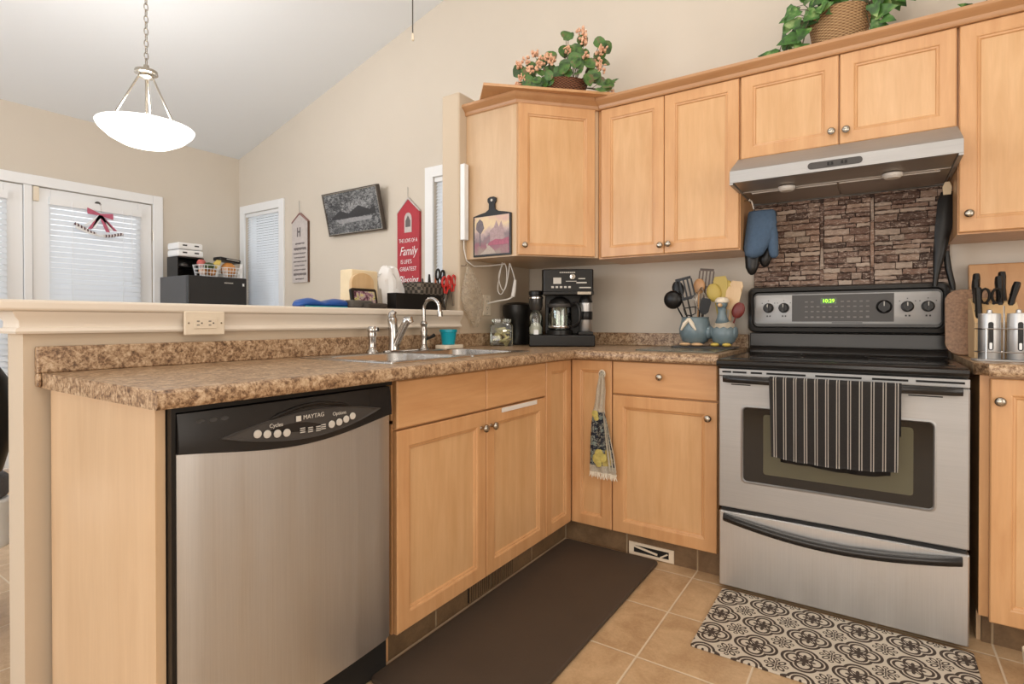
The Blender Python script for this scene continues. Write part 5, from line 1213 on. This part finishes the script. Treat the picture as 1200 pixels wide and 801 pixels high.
mb.loft(rings, caps=False); mb.build('bib', M['cream_cer'], t2, smooth=True, solid=.003)
for s in (-1, 1): MB().sphere(pt_(cx2, cy2, s*.026, .042, .009), .020, .020, .009).build('foot', M['yellow_cer'], t2, smooth=True); MB().sphere(pt_(cx2, cy2, s*.050, .0, .055), .012, .028, .030).build('wing', M['blue_duck'], t2, smooth=True)
# utensils : drawn in the upright plane facing the room
def ut(name, base, head, lab, kind, mat, size=.035, rad=.005, yoff=0, cat='utensil', parts_mat=None):
    size *= 1.15; base = (base[0]+.018, base[1], base[2]); head = (head[0]+.012, head[1], head[2]+.008)
    b, h = Vector(base), Vector(head); d = (h-b).normalized(); side = Vector((d.z, 0, -d.x)).normalized()
    t = thing(name, base, lab, cat)
    neck = h - d*size*.9
    MB().tube([b, (b+neck)/2, neck], [rad, rad*.85, rad*.7], 8).build('handle', mat, t, smooth=True)
    nrm = d.cross(side).normalized()
    if nrm.y > 0: nrm = -nrm
    mt = Matrix((( side.x, nrm.x, d.x, h.x), (side.y, nrm.y, d.y, h.y), (side.z, nrm.z, d.z, h.z), (0, 0, 0, 1)))
    mb = MB(mt); m2 = parts_mat or mat
    if kind == 'ladle':
        mb.sphere((0, size*.1, 0), size, size*.55, size, 20, 12)
        pass
    elif kind == 'spoon':
        mb.sphere((0, 0, 0), size*.72, size*.22, size, 16, 9)
    elif kind == 'turner':
        n = 4; w_ = size*.72
        mb.loft([[(x*w_, y*.0012, -size) for x, y in ((-.55, -1), (.55, -1), (.55, 1), (-.55, 1))], [(x*w_, y*.0012, -size*.72) for x, y in ((-1, -1), (1, -1), (1, 1), (-1, 1))]])
        mb.box(-w_, w_, -.0012, .0012, size*.85, size*1.1)
        for k in range(n+1): xx = -w_+2*w_*k/n; mb.box(xx-w_*.10, xx+w_*.10, -.0012, .0012, -size*.72, size*.85)
    elif kind == 'spatula':
        w_ = size*.62; mb.loft([[(x*w_*s, y*.002, z*size) for x, y in ((-1, -1), (1, -1), (1, 1), (-1, 1))] for z, s in ((-1, .4), (-.6, .9), (.6, 1), (1.0, .75))])
    elif kind == 'whisk':
        for k in range(5):
            a = pi*k/5; pts = [(size*.55*sin(pi*u)*cos(a)*(1 if True else 1), size*.55*sin(pi*u)*sin(a), -size+2*size*u) for u in [i/8 for i in range(9)]]
            pts2 = [(-p[0], -p[1], p[2]) for p in pts]; mb.tube(pts, .0011, 4); mb.tube(pts2, .0011, 4)
    elif kind == 'masher':
        for k in range(-2, 3): mb.tube([(k*size*.3, -.02, 0), (k*size*.3, .02, 0)], .002, 5)
        mb.tube([(-size*.7, 0, 0), (-size*.6, 0, -size*.8), (0, 0, -size)], .003, 6); mb.tube([(size*.7, 0, 0), (size*.6, 0, -size*.8), (0, 0, -size)], .003, 6); mb.tube([(-size*.7, 0, 0), (size*.7, 0, 0)], .003, 6)
    mb.build('head', m2, t, smooth=True, angle=45)
    return t
gz = GZ+.03
ut('ladle', (1.055, -.20, gz), (.960, -.215, 1.150), 'big black ladle leaning left from the wide goose crock', 'ladle', M['black'], .040)
ut('serving_spoon', (1.05, -.19, gz), (.975, -.185, 1.205), 'black serving spoon above the ladle in the wide goose crock', 'spoon', M['black'], .036)
ut('slotted_turner', (1.07, -.215, gz), (1.022, -.225, 1.200), 'black slotted turner standing in the wide goose crock', 'turner', M['black'], .046)
ut('slotted_turner', (1.07, -.175, gz), (1.105, -.165, 1.250), 'brown slotted turner standing highest behind both crocks', 'turner', plain('brown_plastic', (.09, .055, .035), .4), .040)
ut('wooden_spoon', (1.06, -.18, gz), (1.075, -.175, 1.215), 'brown wooden spoon in the middle of the wide goose crock', 'spoon', M['board'], .034)
ut('whisk', (1.065, -.19, gz), (1.087, -.195, 1.150), 'wire whisk standing in the wide goose crock', 'whisk', M['black'], .052, parts_mat=M['nickel'])
ut('potato_masher', (1.06, -.22, gz), (1.045, -.235, 1.110), 'black potato masher low at the front of the wide goose crock', 'masher', M['black'], .035)
ut('rubber_spatula', (1.075, -.215, gz), (1.115, -.225, 1.115), 'black spatula with a grey edge at the right of the wide goose crock', 'spatula', M['black'], .034)
ut('yellow_spoon', (1.185, -.195, gz), (1.150, -.20, 1.180), 'yellow spoon at the left of the bonneted goose crock', 'spoon', M['yel_wood'], .040)
ut('yellow_turner', (1.19, -.19, gz), (1.180, -.19, 1.205), 'yellow broad spatula behind the goose bonnet', 'spatula', M['yel_wood'], .046)
ut('yellow_spoon', (1.192, -.182, gz), (1.205, -.18, 1.195), 'yellow spoon right behind the goose bonnet', 'spoon', M['yel_wood'], .040)
ut('wooden_spatula', (1.195, -.19, gz), (1.235, -.195, 1.150), 'pale wooden spatula at the right of the bonneted goose crock', 'spatula', M['bread'], .048)
ut('wooden_spoon', (1.20, -.185, gz), (1.245, -.185, 1.185), 'pale thin wooden spoon rising behind the wooden spatula', 'spatula', M['bread'], .042)
ut('silicone_spoon', (1.205, -.205, gz), (1.262, -.205, 1.095), 'dark red silicone spoon leaning toward the range', 'spoon', M['maroon'], .034)

# ================================================================== MITTS AND HANGING HANDLES BESIDE THE HOOD
t = thing('oven_mitt', (1.37, -.22, 1.30), 'blue quilted oven mitt hanging at the left end of the stone panels', 'oven mitt')
def mring(cx, cz, wx, wy, y, tilt=0): return [(cx+wx*cos(a), y+wy*sin(a), cz+wx*cos(a)*tilt) for a in [2*pi*i/16 for i in range(16)]]
mb = MB(); mb.loft([mring(1.375, 1.552, .050, .012, -.235), mring(1.378, 1.542, .058, .020, -.235), mring(1.378, 1.49, .064, .026, -.238), mring(1.368, 1.43, .060, .032, -.245), mring(1.356, 1.385, .052, .036, -.25), mring(1.350, 1.352, .038, .030, -.252), mring(1.348, 1.338, .015, .012, -.252)])
mb.build('mitt_hand', M['mitt'], t, smooth=True, angle=180)
mb = MB(); mb.loft([mring(1.410, 1.50, .026, .018, -.235), mring(1.420, 1.44, .026, .022, -.237), mring(1.426, 1.38, .022, .020, -.238), mring(1.430, 1.345, .018, .016, -.238), mring(1.430, 1.334, .008, .008, -.238)]); mb.build('mitt_thumb', M['mitt'], t, smooth=True, angle=180)
mb = MB(); mb.tube([(1.345, -.235, 1.562), (1.335, -.232, 1.60), (1.322, -.230, 1.606)], .003, 6); mb.build('hanging_loop', M['plastic_w'], t)
MB().tube([(1.3035, -.23, 1.605), (1.322, -.23, 1.603), (1.327, -.23, 1.612)], .003, 6).build('hook', M['nickel'], t)
for i, (x, y, zb, lab) in enumerate(((1.333, -.205, 1.265, 'black rounded mitt fingertip showing below the blue mitt at left'), (1.385, -.185, 1.30, 'black mitt mostly hidden behind the blue oven mitt'))):
    t = thing('oven_mitt', (x, y, zb), lab, 'oven mitt'); mb = MB()
    mb.loft([mring(x+.015, 1.54, .03, .008, y), mring(x+.010, 1.45, .036, .012, y), mring(x+.002, 1.36, .034, .014, y), mring(x, zb+.035, .028, .014, y), mring(x, zb+.008, .016, .010, y), mring(x, zb, .006, .004, y)]); mb.build('mitt_hand', M['black'], t, smooth=True, angle=180)
t = thing('hanging_tongs', (2.03, -.16, 1.2), 'long black folded tongs hanging at the right end of the stone panels', 'tongs')
mb = MB(); mb.loft([[(cx+w_*a, y_+b*.013, z) for a, b in ((-1, -.6), (-.4, -1), (.4, -1), (1, -.6), (1, .6), (.4, 1), (-.4, 1), (-1, .6))] for z, cx, w_, y_ in ((1.565, 2.040, .018, -.15), (1.53, 2.038, .026, -.155), (1.42, 2.030, .027, -.16), (1.32, 2.018, .020, -.165), (1.24, 2.008, .010, -.165), (1.19, 2.004, .008, -.165))]); mb.build('long_arm', M['black'], t, smooth=True, angle=60)
mb = MB(); mb.loft([[(cx+w_*a, y_+b*.009, z) for a, b in ((-1, -.6), (-.4, -1), (.4, -1), (1, -.6), (1, .6), (.4, 1), (-.4, 1), (-1, .6))] for z, cx, w_, y_ in ((1.33, 2.040, .010, -.14), (1.26, 2.048, .011, -.14), (1.20, 2.060, .010, -.14), (1.175, 2.065, .006, -.14))]); mb.build('short_arm', M['black'], t, smooth=True, angle=60)
mb = MB(); mb.loft([[(2.04+.012*a*s, -.172+b*.004, z) for a, b in ((-1, -1), (1, -1), (1, 1), (-1, 1))] for z, s in ((1.55, 1), (1.58, 1.2), (1.60, .6))]); mb.build('clip_end', M['cream_bread'], t)
MB().tube([(2.04, -.17, 1.595), (2.048, -.165, 1.618)], .003, 6).build('hanger', M['nickel'], t)

# ================================================================== RIGHT COUNTER
t = thing('wall_board', (2.4, -.04, CZ), 'large honey coloured wooden board leaning on the wall behind the knife block', 'cutting board')
mb = MB(T(2.118, -.10, CZ) @ RX(radians(-8))); mb.box(0, .50, -.009, .009, .001, .365); mb.build('board', M['board'], t, bevel=.006)
t = thing('speckled_board', (2.10, -.22, CZ), 'speckled brown rounded board standing beside the range', 'cutting board')
mb = MB(T(2.075, -.19, CZ) @ RZ(radians(0)) @ RX(radians(-6))); ring = rrect(.045, .130, .17, .255, .045, 6); mb.loft([[(p[0], y_, p[1]) for p in ring] for y_ in (-.007, .007)]); mb.build('board', M['granite'], t, bevel=.003)
KB = T(2.158, -.33, CZ)
t = thing('knife_block', (2.175, -.33, CZ), 'pale wooden knife block full of black handled knives right of the range', 'knife block')
mb = MB(KB); mb.prism([(-.09, 0), (.06, 0), (.075, .10), (.075, .22), (-.01, .20), (-.09, .13)], 'x', -.062, .062); mb.build('block', M['block'], t, bevel=.003)
def knife(i, x, y, z, L, lab, w_=.011, tilt=-.28, lean=0):
    k = thing('kitchen_knife', (x, y, z), lab, 'knife'); m = T(x, y, z) @ RX(-tilt*-1) @ Matrix.Rotation(lean, 4, 'Y')
    mb = MB(m); mb.loft([[(a*w_*.62*s, b*w_*s, q*L) for a, b in ((-1, -.6), (-.5, -1), (.5, -1), (1, -.6), (1, .6), (.5, 1), (-.5, 1), (-1, .6))] for q, s in ((.03, .85), (.12, .95), (.5, .85), (.85, 1.05), (1, .9))]); h = mb.build('handle', M['black'], k, smooth=True, angle=50)
    mb = MB(m); mb.loft([[(a*.001, b*w_*.8, z_) for a, b in ((-1, -1), (1, -1), (1, 1), (-1, 1))] for z_ in (-.05, .004)]); mb.build('blade', M['chrome'], k)
    mb = MB(m)
    for q in (.3, .6): mb.lathe([(.0025, -w_*.64), (.0025, w_*.64)], (0, 0, L*q), 8) if False else mb.sphere((-w_*.60, 0, L*q), .0018, .0025, .0025, 8, 6)
    mb.build('rivet', M['nickel'], k); return k
ks = [(a-.017, b, c, d, e) for a, b, c, d, e in [(2.128, -.395, 1.055, .118, 'black knife handle lowest at the left front of the knife block'),
      (2.128, -.340, 1.085, .120, 'black knife handle in the middle of the left row of the block'),
      (2.136, -.290, 1.112, .118, 'black knife handle topmost at the left back of the knife block'),
      (2.192, -.340, 1.090, .125, 'black knife handle in the centre row right of the scissors'),
      (2.206, -.300, 1.115, .118, 'black knife handle topmost at the right back of the knife block'),
      (2.212, -.345, 1.080, .115, 'black knife handle leaning right at the right edge of the block')]]
for i, q in enumerate(ks): knife(i, *q, lean=(.25 if i == 5 else 0), w_=.0165)
s = thing('kitchen_shears', (2.165, -.33, 1.10), 'black kitchen shears with ring handles in the knife block', 'scissors')
for kx in (-1, 1):
    mb = MB(T(2.148, -.345, 1.115) @ RX(.2)); mb.tube([(kx*.016+.013*cos(a), 0, .028+.026*sin(a)) for a in [2*pi*i/12 for i in range(13)]], .0045, 7, caps=False); mb.tube([(kx*.01, 0, .004), (0, 0, -.03)], .005, 6); mb.build('handle', M['black'], s, smooth=True)
MB(T(2.148, -.345, 1.115) @ RX(.2)).box(-.005, .005, -.001, .001, -.07, -.028).build('blade', M['chrome'], s)
# shaker rack
RK = T(2.166, -.470, CZ)
t = thing('shaker_rack', (2.188, -.47, CZ), 'wire rack holding two steel shakers in front of the knife block', 'rack')
MB(RK).prism(rrect(0, 0, .165, .085, .02, 5), 'z', 0, .005).build('base_plate', M['steel_x'], t, bevel=.001)
mb = MB(RK)
for z in (.030, .108): r = [(p[0], p[1], z) for p in rrect(0, 0, .150, .070, .034, 6)]; mb.tube(r+[r[0]], .0018, 5)
mb.tube([(0, 0, .004), (0, 0, .185)], .0028, 6); mb.tube([(0, -.034, .108), (0, .034, .108)], .0018, 5)
for x in (-.05, .05): mb.tube([(x, -.0365, .004), (x, -.0365, .108)], .0018, 5)
mb.build('wire_frame', M['chrome'], t, smooth=True)
def shaker_can(dx, lab):
    c = thing('steel_shaker', (2.166+dx, -.470, CZ+.0055), lab, 'shaker'); m = RK @ T(dx, 0, .0055)
    MB(m).lathe([(.029, 0), (.030, .002), (.030, .150), (.029, .154), (.008, .156), (.007, .166), (.001, .168)], n=26).build('can', M['steel_v'], c, smooth=True, angle=50)
    mb = MB(m)
    n_ = 5; ring = [(p[0], p[1]) for p in rrect(0, .078, .014, .095, .0065, 4)]
    rings = [[(x, -sqrt(max(.0001, r_*r_-x*x)), z) for x, z in ring] for r_ in (.0298, .0306)]
    mb.loft(rings); w = mb.build('window_strip', M['black'], c)
    mb = MB(m); mb.loft([[(x*.6, -sqrt(.0309**2-x*x), z) for x, z in [(a, b) for a, b in rrect(0, .045, .012, .022, .003, 3)]] for r_ in (0, 1)][:1] + [[(x*.6, -.0312, z) for x, z in rrect(0, .045, .012, .022, .003, 3)]]); mb.build('fill', M['white'], w)
shaker_can(-.037, 'left of the two steel shakers in the wire rack'); shaker_can(.037, 'right of the two steel shakers in the wire rack')

# ================================================================== TOWELS
t = thing('striped_towel', (1.685, -.74, .55), 'charcoal towel with white stripes draped over the oven handle', 'towel')
ax0, ax1 = 1.487, 1.878
def drape(u, v):
    # v: 0 back bottom .. 1 front bottom ; path over the handle
    x = ax0 + (ax1-ax0)*u; hang_b, hang_f = .17, .285
    hf = hang_f - .018*(1-u)*0 + .02*u*0
    wob = .0035*sin(u*21+.6)+.002*sin(u*43)
    topz, yb, yf = .8475, -.7285, -.7590
    L = hang_b + .035 + hf; s = v*L
    if s < hang_b: z = topz-.004-(hang_b-s); k = (hang_b-s)/hang_b; return (x, yb+.004+.012*k*0+wob*k*.5, z)
    if s < hang_b+.035:
        a = (s-hang_b)/.035*pi; return (x, (yb+.004+yf)/2+((yb+.004)-yf)/2*cos(a), topz-.004+.0075*sin(a))
    k = (s-hang_b-.035)/hf; z = topz-.004-(s-hang_b-.035)
    sag = -.012*sin(pi*u)*k
    return (x+(.010*(u-.5)*-1+.004*sin(3+2*u))*k, yf+wob*(.3+k)+.020*k, z + sag + .010*u*k*0)
mb = MB(); mb.grid(drape, 70, 44); mb.build('cloth', M['stripes'], t, smooth=True, angle=180, solid=.0028)
mb = MB(); mb.grid(lambda u, v: tuple(Vector(drape(.08+.87*u, .985+.015*v)) + Vector((0, .006, -.012*v-.0015+.004*sin(6*u)))), 40, 3); mb.build('hem', M['black'], t, smooth=True, solid=.002)
t = thing('lemon_towel', (.775, -.65, .35), 'knit topped towel with lemon print and fringe hanging from the cabinet knob', 'towel')
lemon_m = plain('printed_lemon', (.50, .43, .13), .9, var=.5, scale=70)
def lt(z, cx, w_, fold):
    out = []
    for i in range(25):
        u = i/24; out.append((cx+(u-.5)*w_, -.636-.010*abs(sin(u*pi*2.5+fold))-.004, z))
    return out
def sheet(rows, name, mat, solid=.004):
    mb = MB(); V = [[mb.v(p) for p in r] for r in rows]
    for a, b in zip(V, V[1:]):
        for i in range(len(a)-1): mb.f([a[i], a[i+1], b[i+1], b[i]])
    return mb.build(name, mat, t, smooth=True, angle=180, solid=solid)
sheet([lt(.822, .782, .020, 0), lt(.79, .781, .036, 0), lt(.74, .778, .050, .1), lt(.69, .774, .052, .2), lt(.655, .770, .058, .3), lt(.64, .768, .066, .3)], 'knit_top', M['lace'])
sheet([lt(.642, .768, .060, .3), lt(.58, .772, .085, .4), lt(.50, .778, .105, .5), lt(.43, .784, .118, .6), lt(.400, .786, .124, .6)], 'print_panel', M['floral'])
for (lx, lz, s) in ((.752, .632, .016), (.758, .615, .013), (.772, .452, .022), (.762, .430, .022), (.790, .437, .020), (.770, .41, .016)):
    mb = MB(T(lx, -.6525, lz)); mb.sphere((0, 0, 0), s, .003, s*1.15, 12, 6); mb.build('lemon_print', lemon_m, t, smooth=True)
sheet([[(p[0], p[1]-.003, p[2]) for p in lt(z, c, w_, .6)] for z, c, w_ in ((.640, .792, .006), (.56, .808, .022), (.46, .826, .036), (.38, .838, .036))], 'side_fold', M['lace'], .003)
sheet([lt(.400, .786, .126, .6), lt(.368, .789, .130, .7)], 'lower_band', M['lace'])
mb = MB()
for i in range(22):
    x = .726+.127*i/21; mb.tube([(x, -.646, .369), (x+rnd.uniform(-.003, .003), -.648, .355), (x+rnd.uniform(-.005, .005), -.647, .342+rnd.uniform(-.004, .004))], [.0028, .003, .0015], 5)
mb.build('fringe', M['lace'], t, smooth=True)
MB().tube([(.778+.014*cos(a), -.634, .812+.018*sin(a)) for a in [2*pi*k/14 for k in range(15)]], .003, 6).build('hanging_loop', M['lace'], t, smooth=True)

# ================================================================== FLOOR MATS, BIN
tag(MB().prism([(p[0], p[1]) for p in rrect(.806, -1.215, .45, 1.225, .02, 5)], 'z', .0005, .016).build('floor_mat', M['mat'], bevel=.006, seg=3), 'long dark brown cushioned mat in front of the sink cabinets', 'mat')
tag(MB().prism(rrect(1.69, -.905, .757, .45, .008, 4), 'z', .0005, .007).build('patterned_rug', M['rug'], bevel=.002), 'cream and black quatrefoil patterned rug in front of the range', 'rug')
t = thing('waste_bin', (2.27, -.90, 0), 'white plastic bin cut off at the bottom right corner', 'bin')
mb = MB(); mb.loft([[(p[0], p[1], z) for p in rrect(2.265, -.86, .20*s, .20*s, .03, 5)] for z, s in ((.0005, .9), (.02, .95), (.092, 1.02), (.10, 1.0))]); mb.build('body', M['cream_cer'], t, smooth=True, angle=50)
mb = MB(); mb.loft([[(p[0], p[1], z) for p in rrect(2.265, -.86, .205*s, .205*s, .03, 5)] for z, s in ((.1005, 1), (.108, 1), (.112, .9))]); mb.build('lid', M['cream_cer'], t, smooth=True, angle=50)

# ================================================================== PLANTS ON THE CABINETS
def leaf(mb, p, d, n, L, W, kind='round', curl=.15):
    d = Vector(d).normalized(); n = Vector(n); s = d.cross(n).normalized(); n = s.cross(d).normalized(); p = Vector(p)
    if kind == 'round': prof = [(0, .02), (.12, .32), (.32, .50), (.55, .52), (.78, .38), (.93, .17), (1.0, .01)]
    elif kind == 'ivy': prof = [(0, .30), (-.06, .42), (.22, .50), (.42, .36), (.62, .30), (.8, .16), (1.0, .01)]
    else: prof = [(0, .02), (.2, .16), (.5, .22), (.8, .12), (1.0, .01)]
    cs_, ls, rs = [], [], []
    for a, w_ in prof:
        q = p + d*L*max(a, 0) - n*curl*L*(a*a); cs_.append(mb.v(q+n*.0)); q2 = p + d*L*a - n*curl*L*(a*a)
        ls.append(mb.v(q2+s*W*w_+n*W*w_*.22)); rs.append(mb.v(q2-s*W*w_+n*W*w_*.22))
    for i in range(len(prof)-1):
        mb.f([cs_[i], cs_[i+1], ls[i+1], ls[i]]); mb.f([cs_[i], rs[i], rs[i+1], cs_[i+1]])
cr_v = Vector((.832, .555, 0)); cf_v = Vector((.555, -.832, 0))     # basket's long axis / towards the room
def pp(c, a, b, z): v = Vector(c)+cr_v*a+cf_v*b; return Vector((v.x, v.y, c[2]+z))
C1 = (.46, -.44, 2.2005); t = thing('begonia_basket', C1, 'dark basket of peach flowered begonias on the corner board', 'plant')
mb = MB(T(*C1) @ RZ(math.atan2(.555, .832)) @ SCL(1.35, .8, 1)); mb.lathe([(.075, 0), (.095, .035), (.105, .07), (.10, .072), (.085, .03), (.01, .02)], n=26); mb.build('basket', M['wicker_dark'], t, smooth=True)
rnd = random.Random(21); lv = MB(); st_ = MB(); fl = MB()
def facing(): return Vector((cf_v.x+rnd.uniform(-.5, .5), cf_v.y+rnd.uniform(-.5, .5), rnd.uniform(-.1, .5)))
spots = [(-.20,.06,-.04),(-.15,.13,.0),(-.17,.05,.05),(-.11,.09,.06),(-.09,.04,.07),(-.06,.11,.02),(-.10,.16,0),(-.05,.19,.0),(-.13,.03,.08),(-.02,.10,.05),(-.19,.10,.02),(-.07,.06,.1),
         (.02,.13,.04),(.04,.22,.0),(.05,.19,.03),(.07,.13,.07),(.09,.17,.05),(.03,.08,.08),(.12,.19,.02),(.04,.28,-.01),(.11,.26,.0),(.20,.25,.0),(.14,.13,.06),(.16,.08,.06),(.18,.15,.02),(.20,.19,.0),(.08,.08,.09),(.13,.05,.08),(.23,.03,.05),(.20,.06,.03)]
spots = [(a, z*1.12, b) for a, z, b in spots] + [(a+rnd.uniform(-.035, .035), max(.05, z*1.1+rnd.uniform(-.05, .03)), b-.02+rnd.uniform(-.03, .03)) for a, z, b in spots]
for a, z, b in spots:
    L = rnd.uniform(.048, .074); dirv = Vector((cr_v.x*(a*2+rnd.uniform(-.5, .5)), cr_v.y*(a*2), .0)) + Vector((0, 0, rnd.uniform(-.6, .7))); p = pp(C1, a, b, z)
    if dirv.length < .1: dirv = Vector((0, 0, 1))
    leaf(lv, p-dirv.normalized()*L*.5, dirv, facing(), L, L*.95, 'round'); st_.tube([pp(C1, a*.4, 0, .05), pp(C1, a*.8, b*.6, max(.03, z*.6)), p], .0018, 4)
for a, z, b in ((.22, .045, .04), (.19, .02, .07), (.245, .06, .02), (.16, .0, .1)): leaf(lv, pp(C1, a, b, z), cr_v+Vector((0, 0, rnd.uniform(-.2, .8))), facing(), .06, .05, 'thin')
lv.build('foliage', M['leaf_red'], t, smooth=True, angle=180)
for a, z, b in ((-.22,.05,.02),(-.21,.14,.02),(-.18,.16,.02),(-.12,.115,.07),(-.10,.14,.07),(-.135,.20,.0),(-.07,.165,.05),(-.05,.14,.06),(.03,.20,.04),(.10,.305,.0),(.12,.25,.02),(.115,.165,.06),(.19,.19,.04),(.215,.22,.02),(.185,.14,.05),(.20,.11,.05),(.25,.01,.03),(-.16,.10,.06),(.11,.275,.02),(-.205,.075,.04)):
    z *= 1.12; st_.tube([pp(C1, a*.5, 0, .05), pp(C1, a, b, z-.005)], .0015, 4)
    for k in range(13):
        c = pp(C1, a+rnd.uniform(-.018, .018), b+rnd.uniform(-.012, .012), z+rnd.uniform(-.018, .018)); mmat = T(*c) @ Matrix.Rotation(rnd.uniform(0, 3), 4, 'X') @ Matrix.Rotation(rnd.uniform(0, 3), 4, 'Y'); fl.m = mmat; fl.sphere((0, 0, 0), .009, .009, .004, 6, 4)
fl.build('blossom', M['petal'], t, smooth=True, angle=180); st_.build('stem', M['stem'], t)
# ivy basket
C2 = (1.675, -.205, 2.1605); t = thing('ivy_basket', C2, 'wicker basket of trailing green ivy on top of the wall cabinets', 'plant')
mb = MB(T(*C2)); mb.lathe([(.085, 0), (.095, .04), (.112, .15), (.116, .185), (.110, .19), (.10, .15), (.08, .02), (.01, .015)], n=30); mb.build('basket', M['wicker'], t, smooth=True)
rnd = random.Random(8); lv = MB(); st_ = MB()
X_ = Vector((1, 0, 0))
def q2(a, b, z): return Vector((C2[0]+a, C2[1]-b, C2[2]+z))
sp = []
for k in range(70):
    a = rnd.uniform(-.19, .20); z = rnd.uniform(.17, .34); b = rnd.uniform(-.05, .10)
    if abs(a) > .14 and z > .28: continue
    sp.append((a, z, b))
sp += [(-.12, .13, .09), (-.14, .16, .08), (-.15, .10, .09), (-.11, .18, .10), (-.08, .15, .11), (-.17, .20, .06), (-.13, .07, .09), (-.06, .19, .115), (-.03, .20, .12),
       (.13, .12, .08), (.15, .09, .09), (.12, .16, .09), (.16, .15, .06), (.18, .19, .06), (.11, .08, .06), (.14, .075, .07), (-.16, .065, .07), (-.20, .06, .07), (-.18, .08, .06), (-.23, .055, .06), (-.13, .07, .08)]
for a, z, b in sp:
    L = rnd.uniform(.05, .085); d = Vector((a*3+rnd.uniform(-.6, .6), -b*2, rnd.uniform(-1.0, .3))); p = q2(a, b, z)
    leaf(lv, p, d, Vector((rnd.uniform(-.5, .5), -1, rnd.uniform(-.2, .6))), L, L*.85, 'ivy')
    st_.tube([q2(a*.3, b*.5, .17), q2(a*.8, b*.8, max(z, .19)), p], .0018, 4)
lv.build('foliage', M['leaf'], t, smooth=True, angle=180); st_.build('stem', M['stem'], t)
# small red flower arrangement
C3 = (2.19, -.20, 2.1605); t = thing('red_flower_pot', C3, 'red flower arrangement at the top right corner above the wall cabinet', 'plant')
MB(T(*C3)).lathe([(.05, 0), (.065, .05), (.06, .052), (.045, .02), (.01, .015)], n=20).build('pot', M['wicker_dark'], t, smooth=True)
rnd = random.Random(3); lv = MB(); fl = MB(); st_ = MB()
for a, z, b in ((-.085, .055, .05), (-.03, .10, .03), (-.055, .12, .02), (.04, .09, .05), (.06, .12, .02), (0, .14, .0), (-.02, .085, .06), (-.045, .15, .02), (.08, .10, .04), (.02, .12, .04)):
    leaf(lv, (C3[0]+a, C3[1]-b, C3[2]+z), Vector((a*4, -.3, rnd.uniform(0, .8))), Vector((0, -1, .3)), .06, .04, 'thin' if z > .07 else 'ivy'); st_.tube([(C3[0], C3[1], C3[2]+.03), (C3[0]+a, C3[1]-b, C3[2]+z)], .0016, 4)
for a, z, b in ((.0, .105, .06), (.025, .115, .05), (.09, .12, .05)):
    st_.tube([(C3[0], C3[1], C3[2]+.03), (C3[0]+a, C3[1]-b, C3[2]+z)], .0016, 4)
    for k in range(10): fl.sphere((C3[0]+a+rnd.uniform(-.02, .02), C3[1]-b+rnd.uniform(-.015, .015), C3[2]+z+rnd.uniform(-.012, .012)), .010, .010, .008, 7, 5)
lv.build('foliage', M['leaf'], t, smooth=True, angle=180); fl.build('blossom', M['petal_red'], t, smooth=True); st_.build('stem', M['stem'], t)
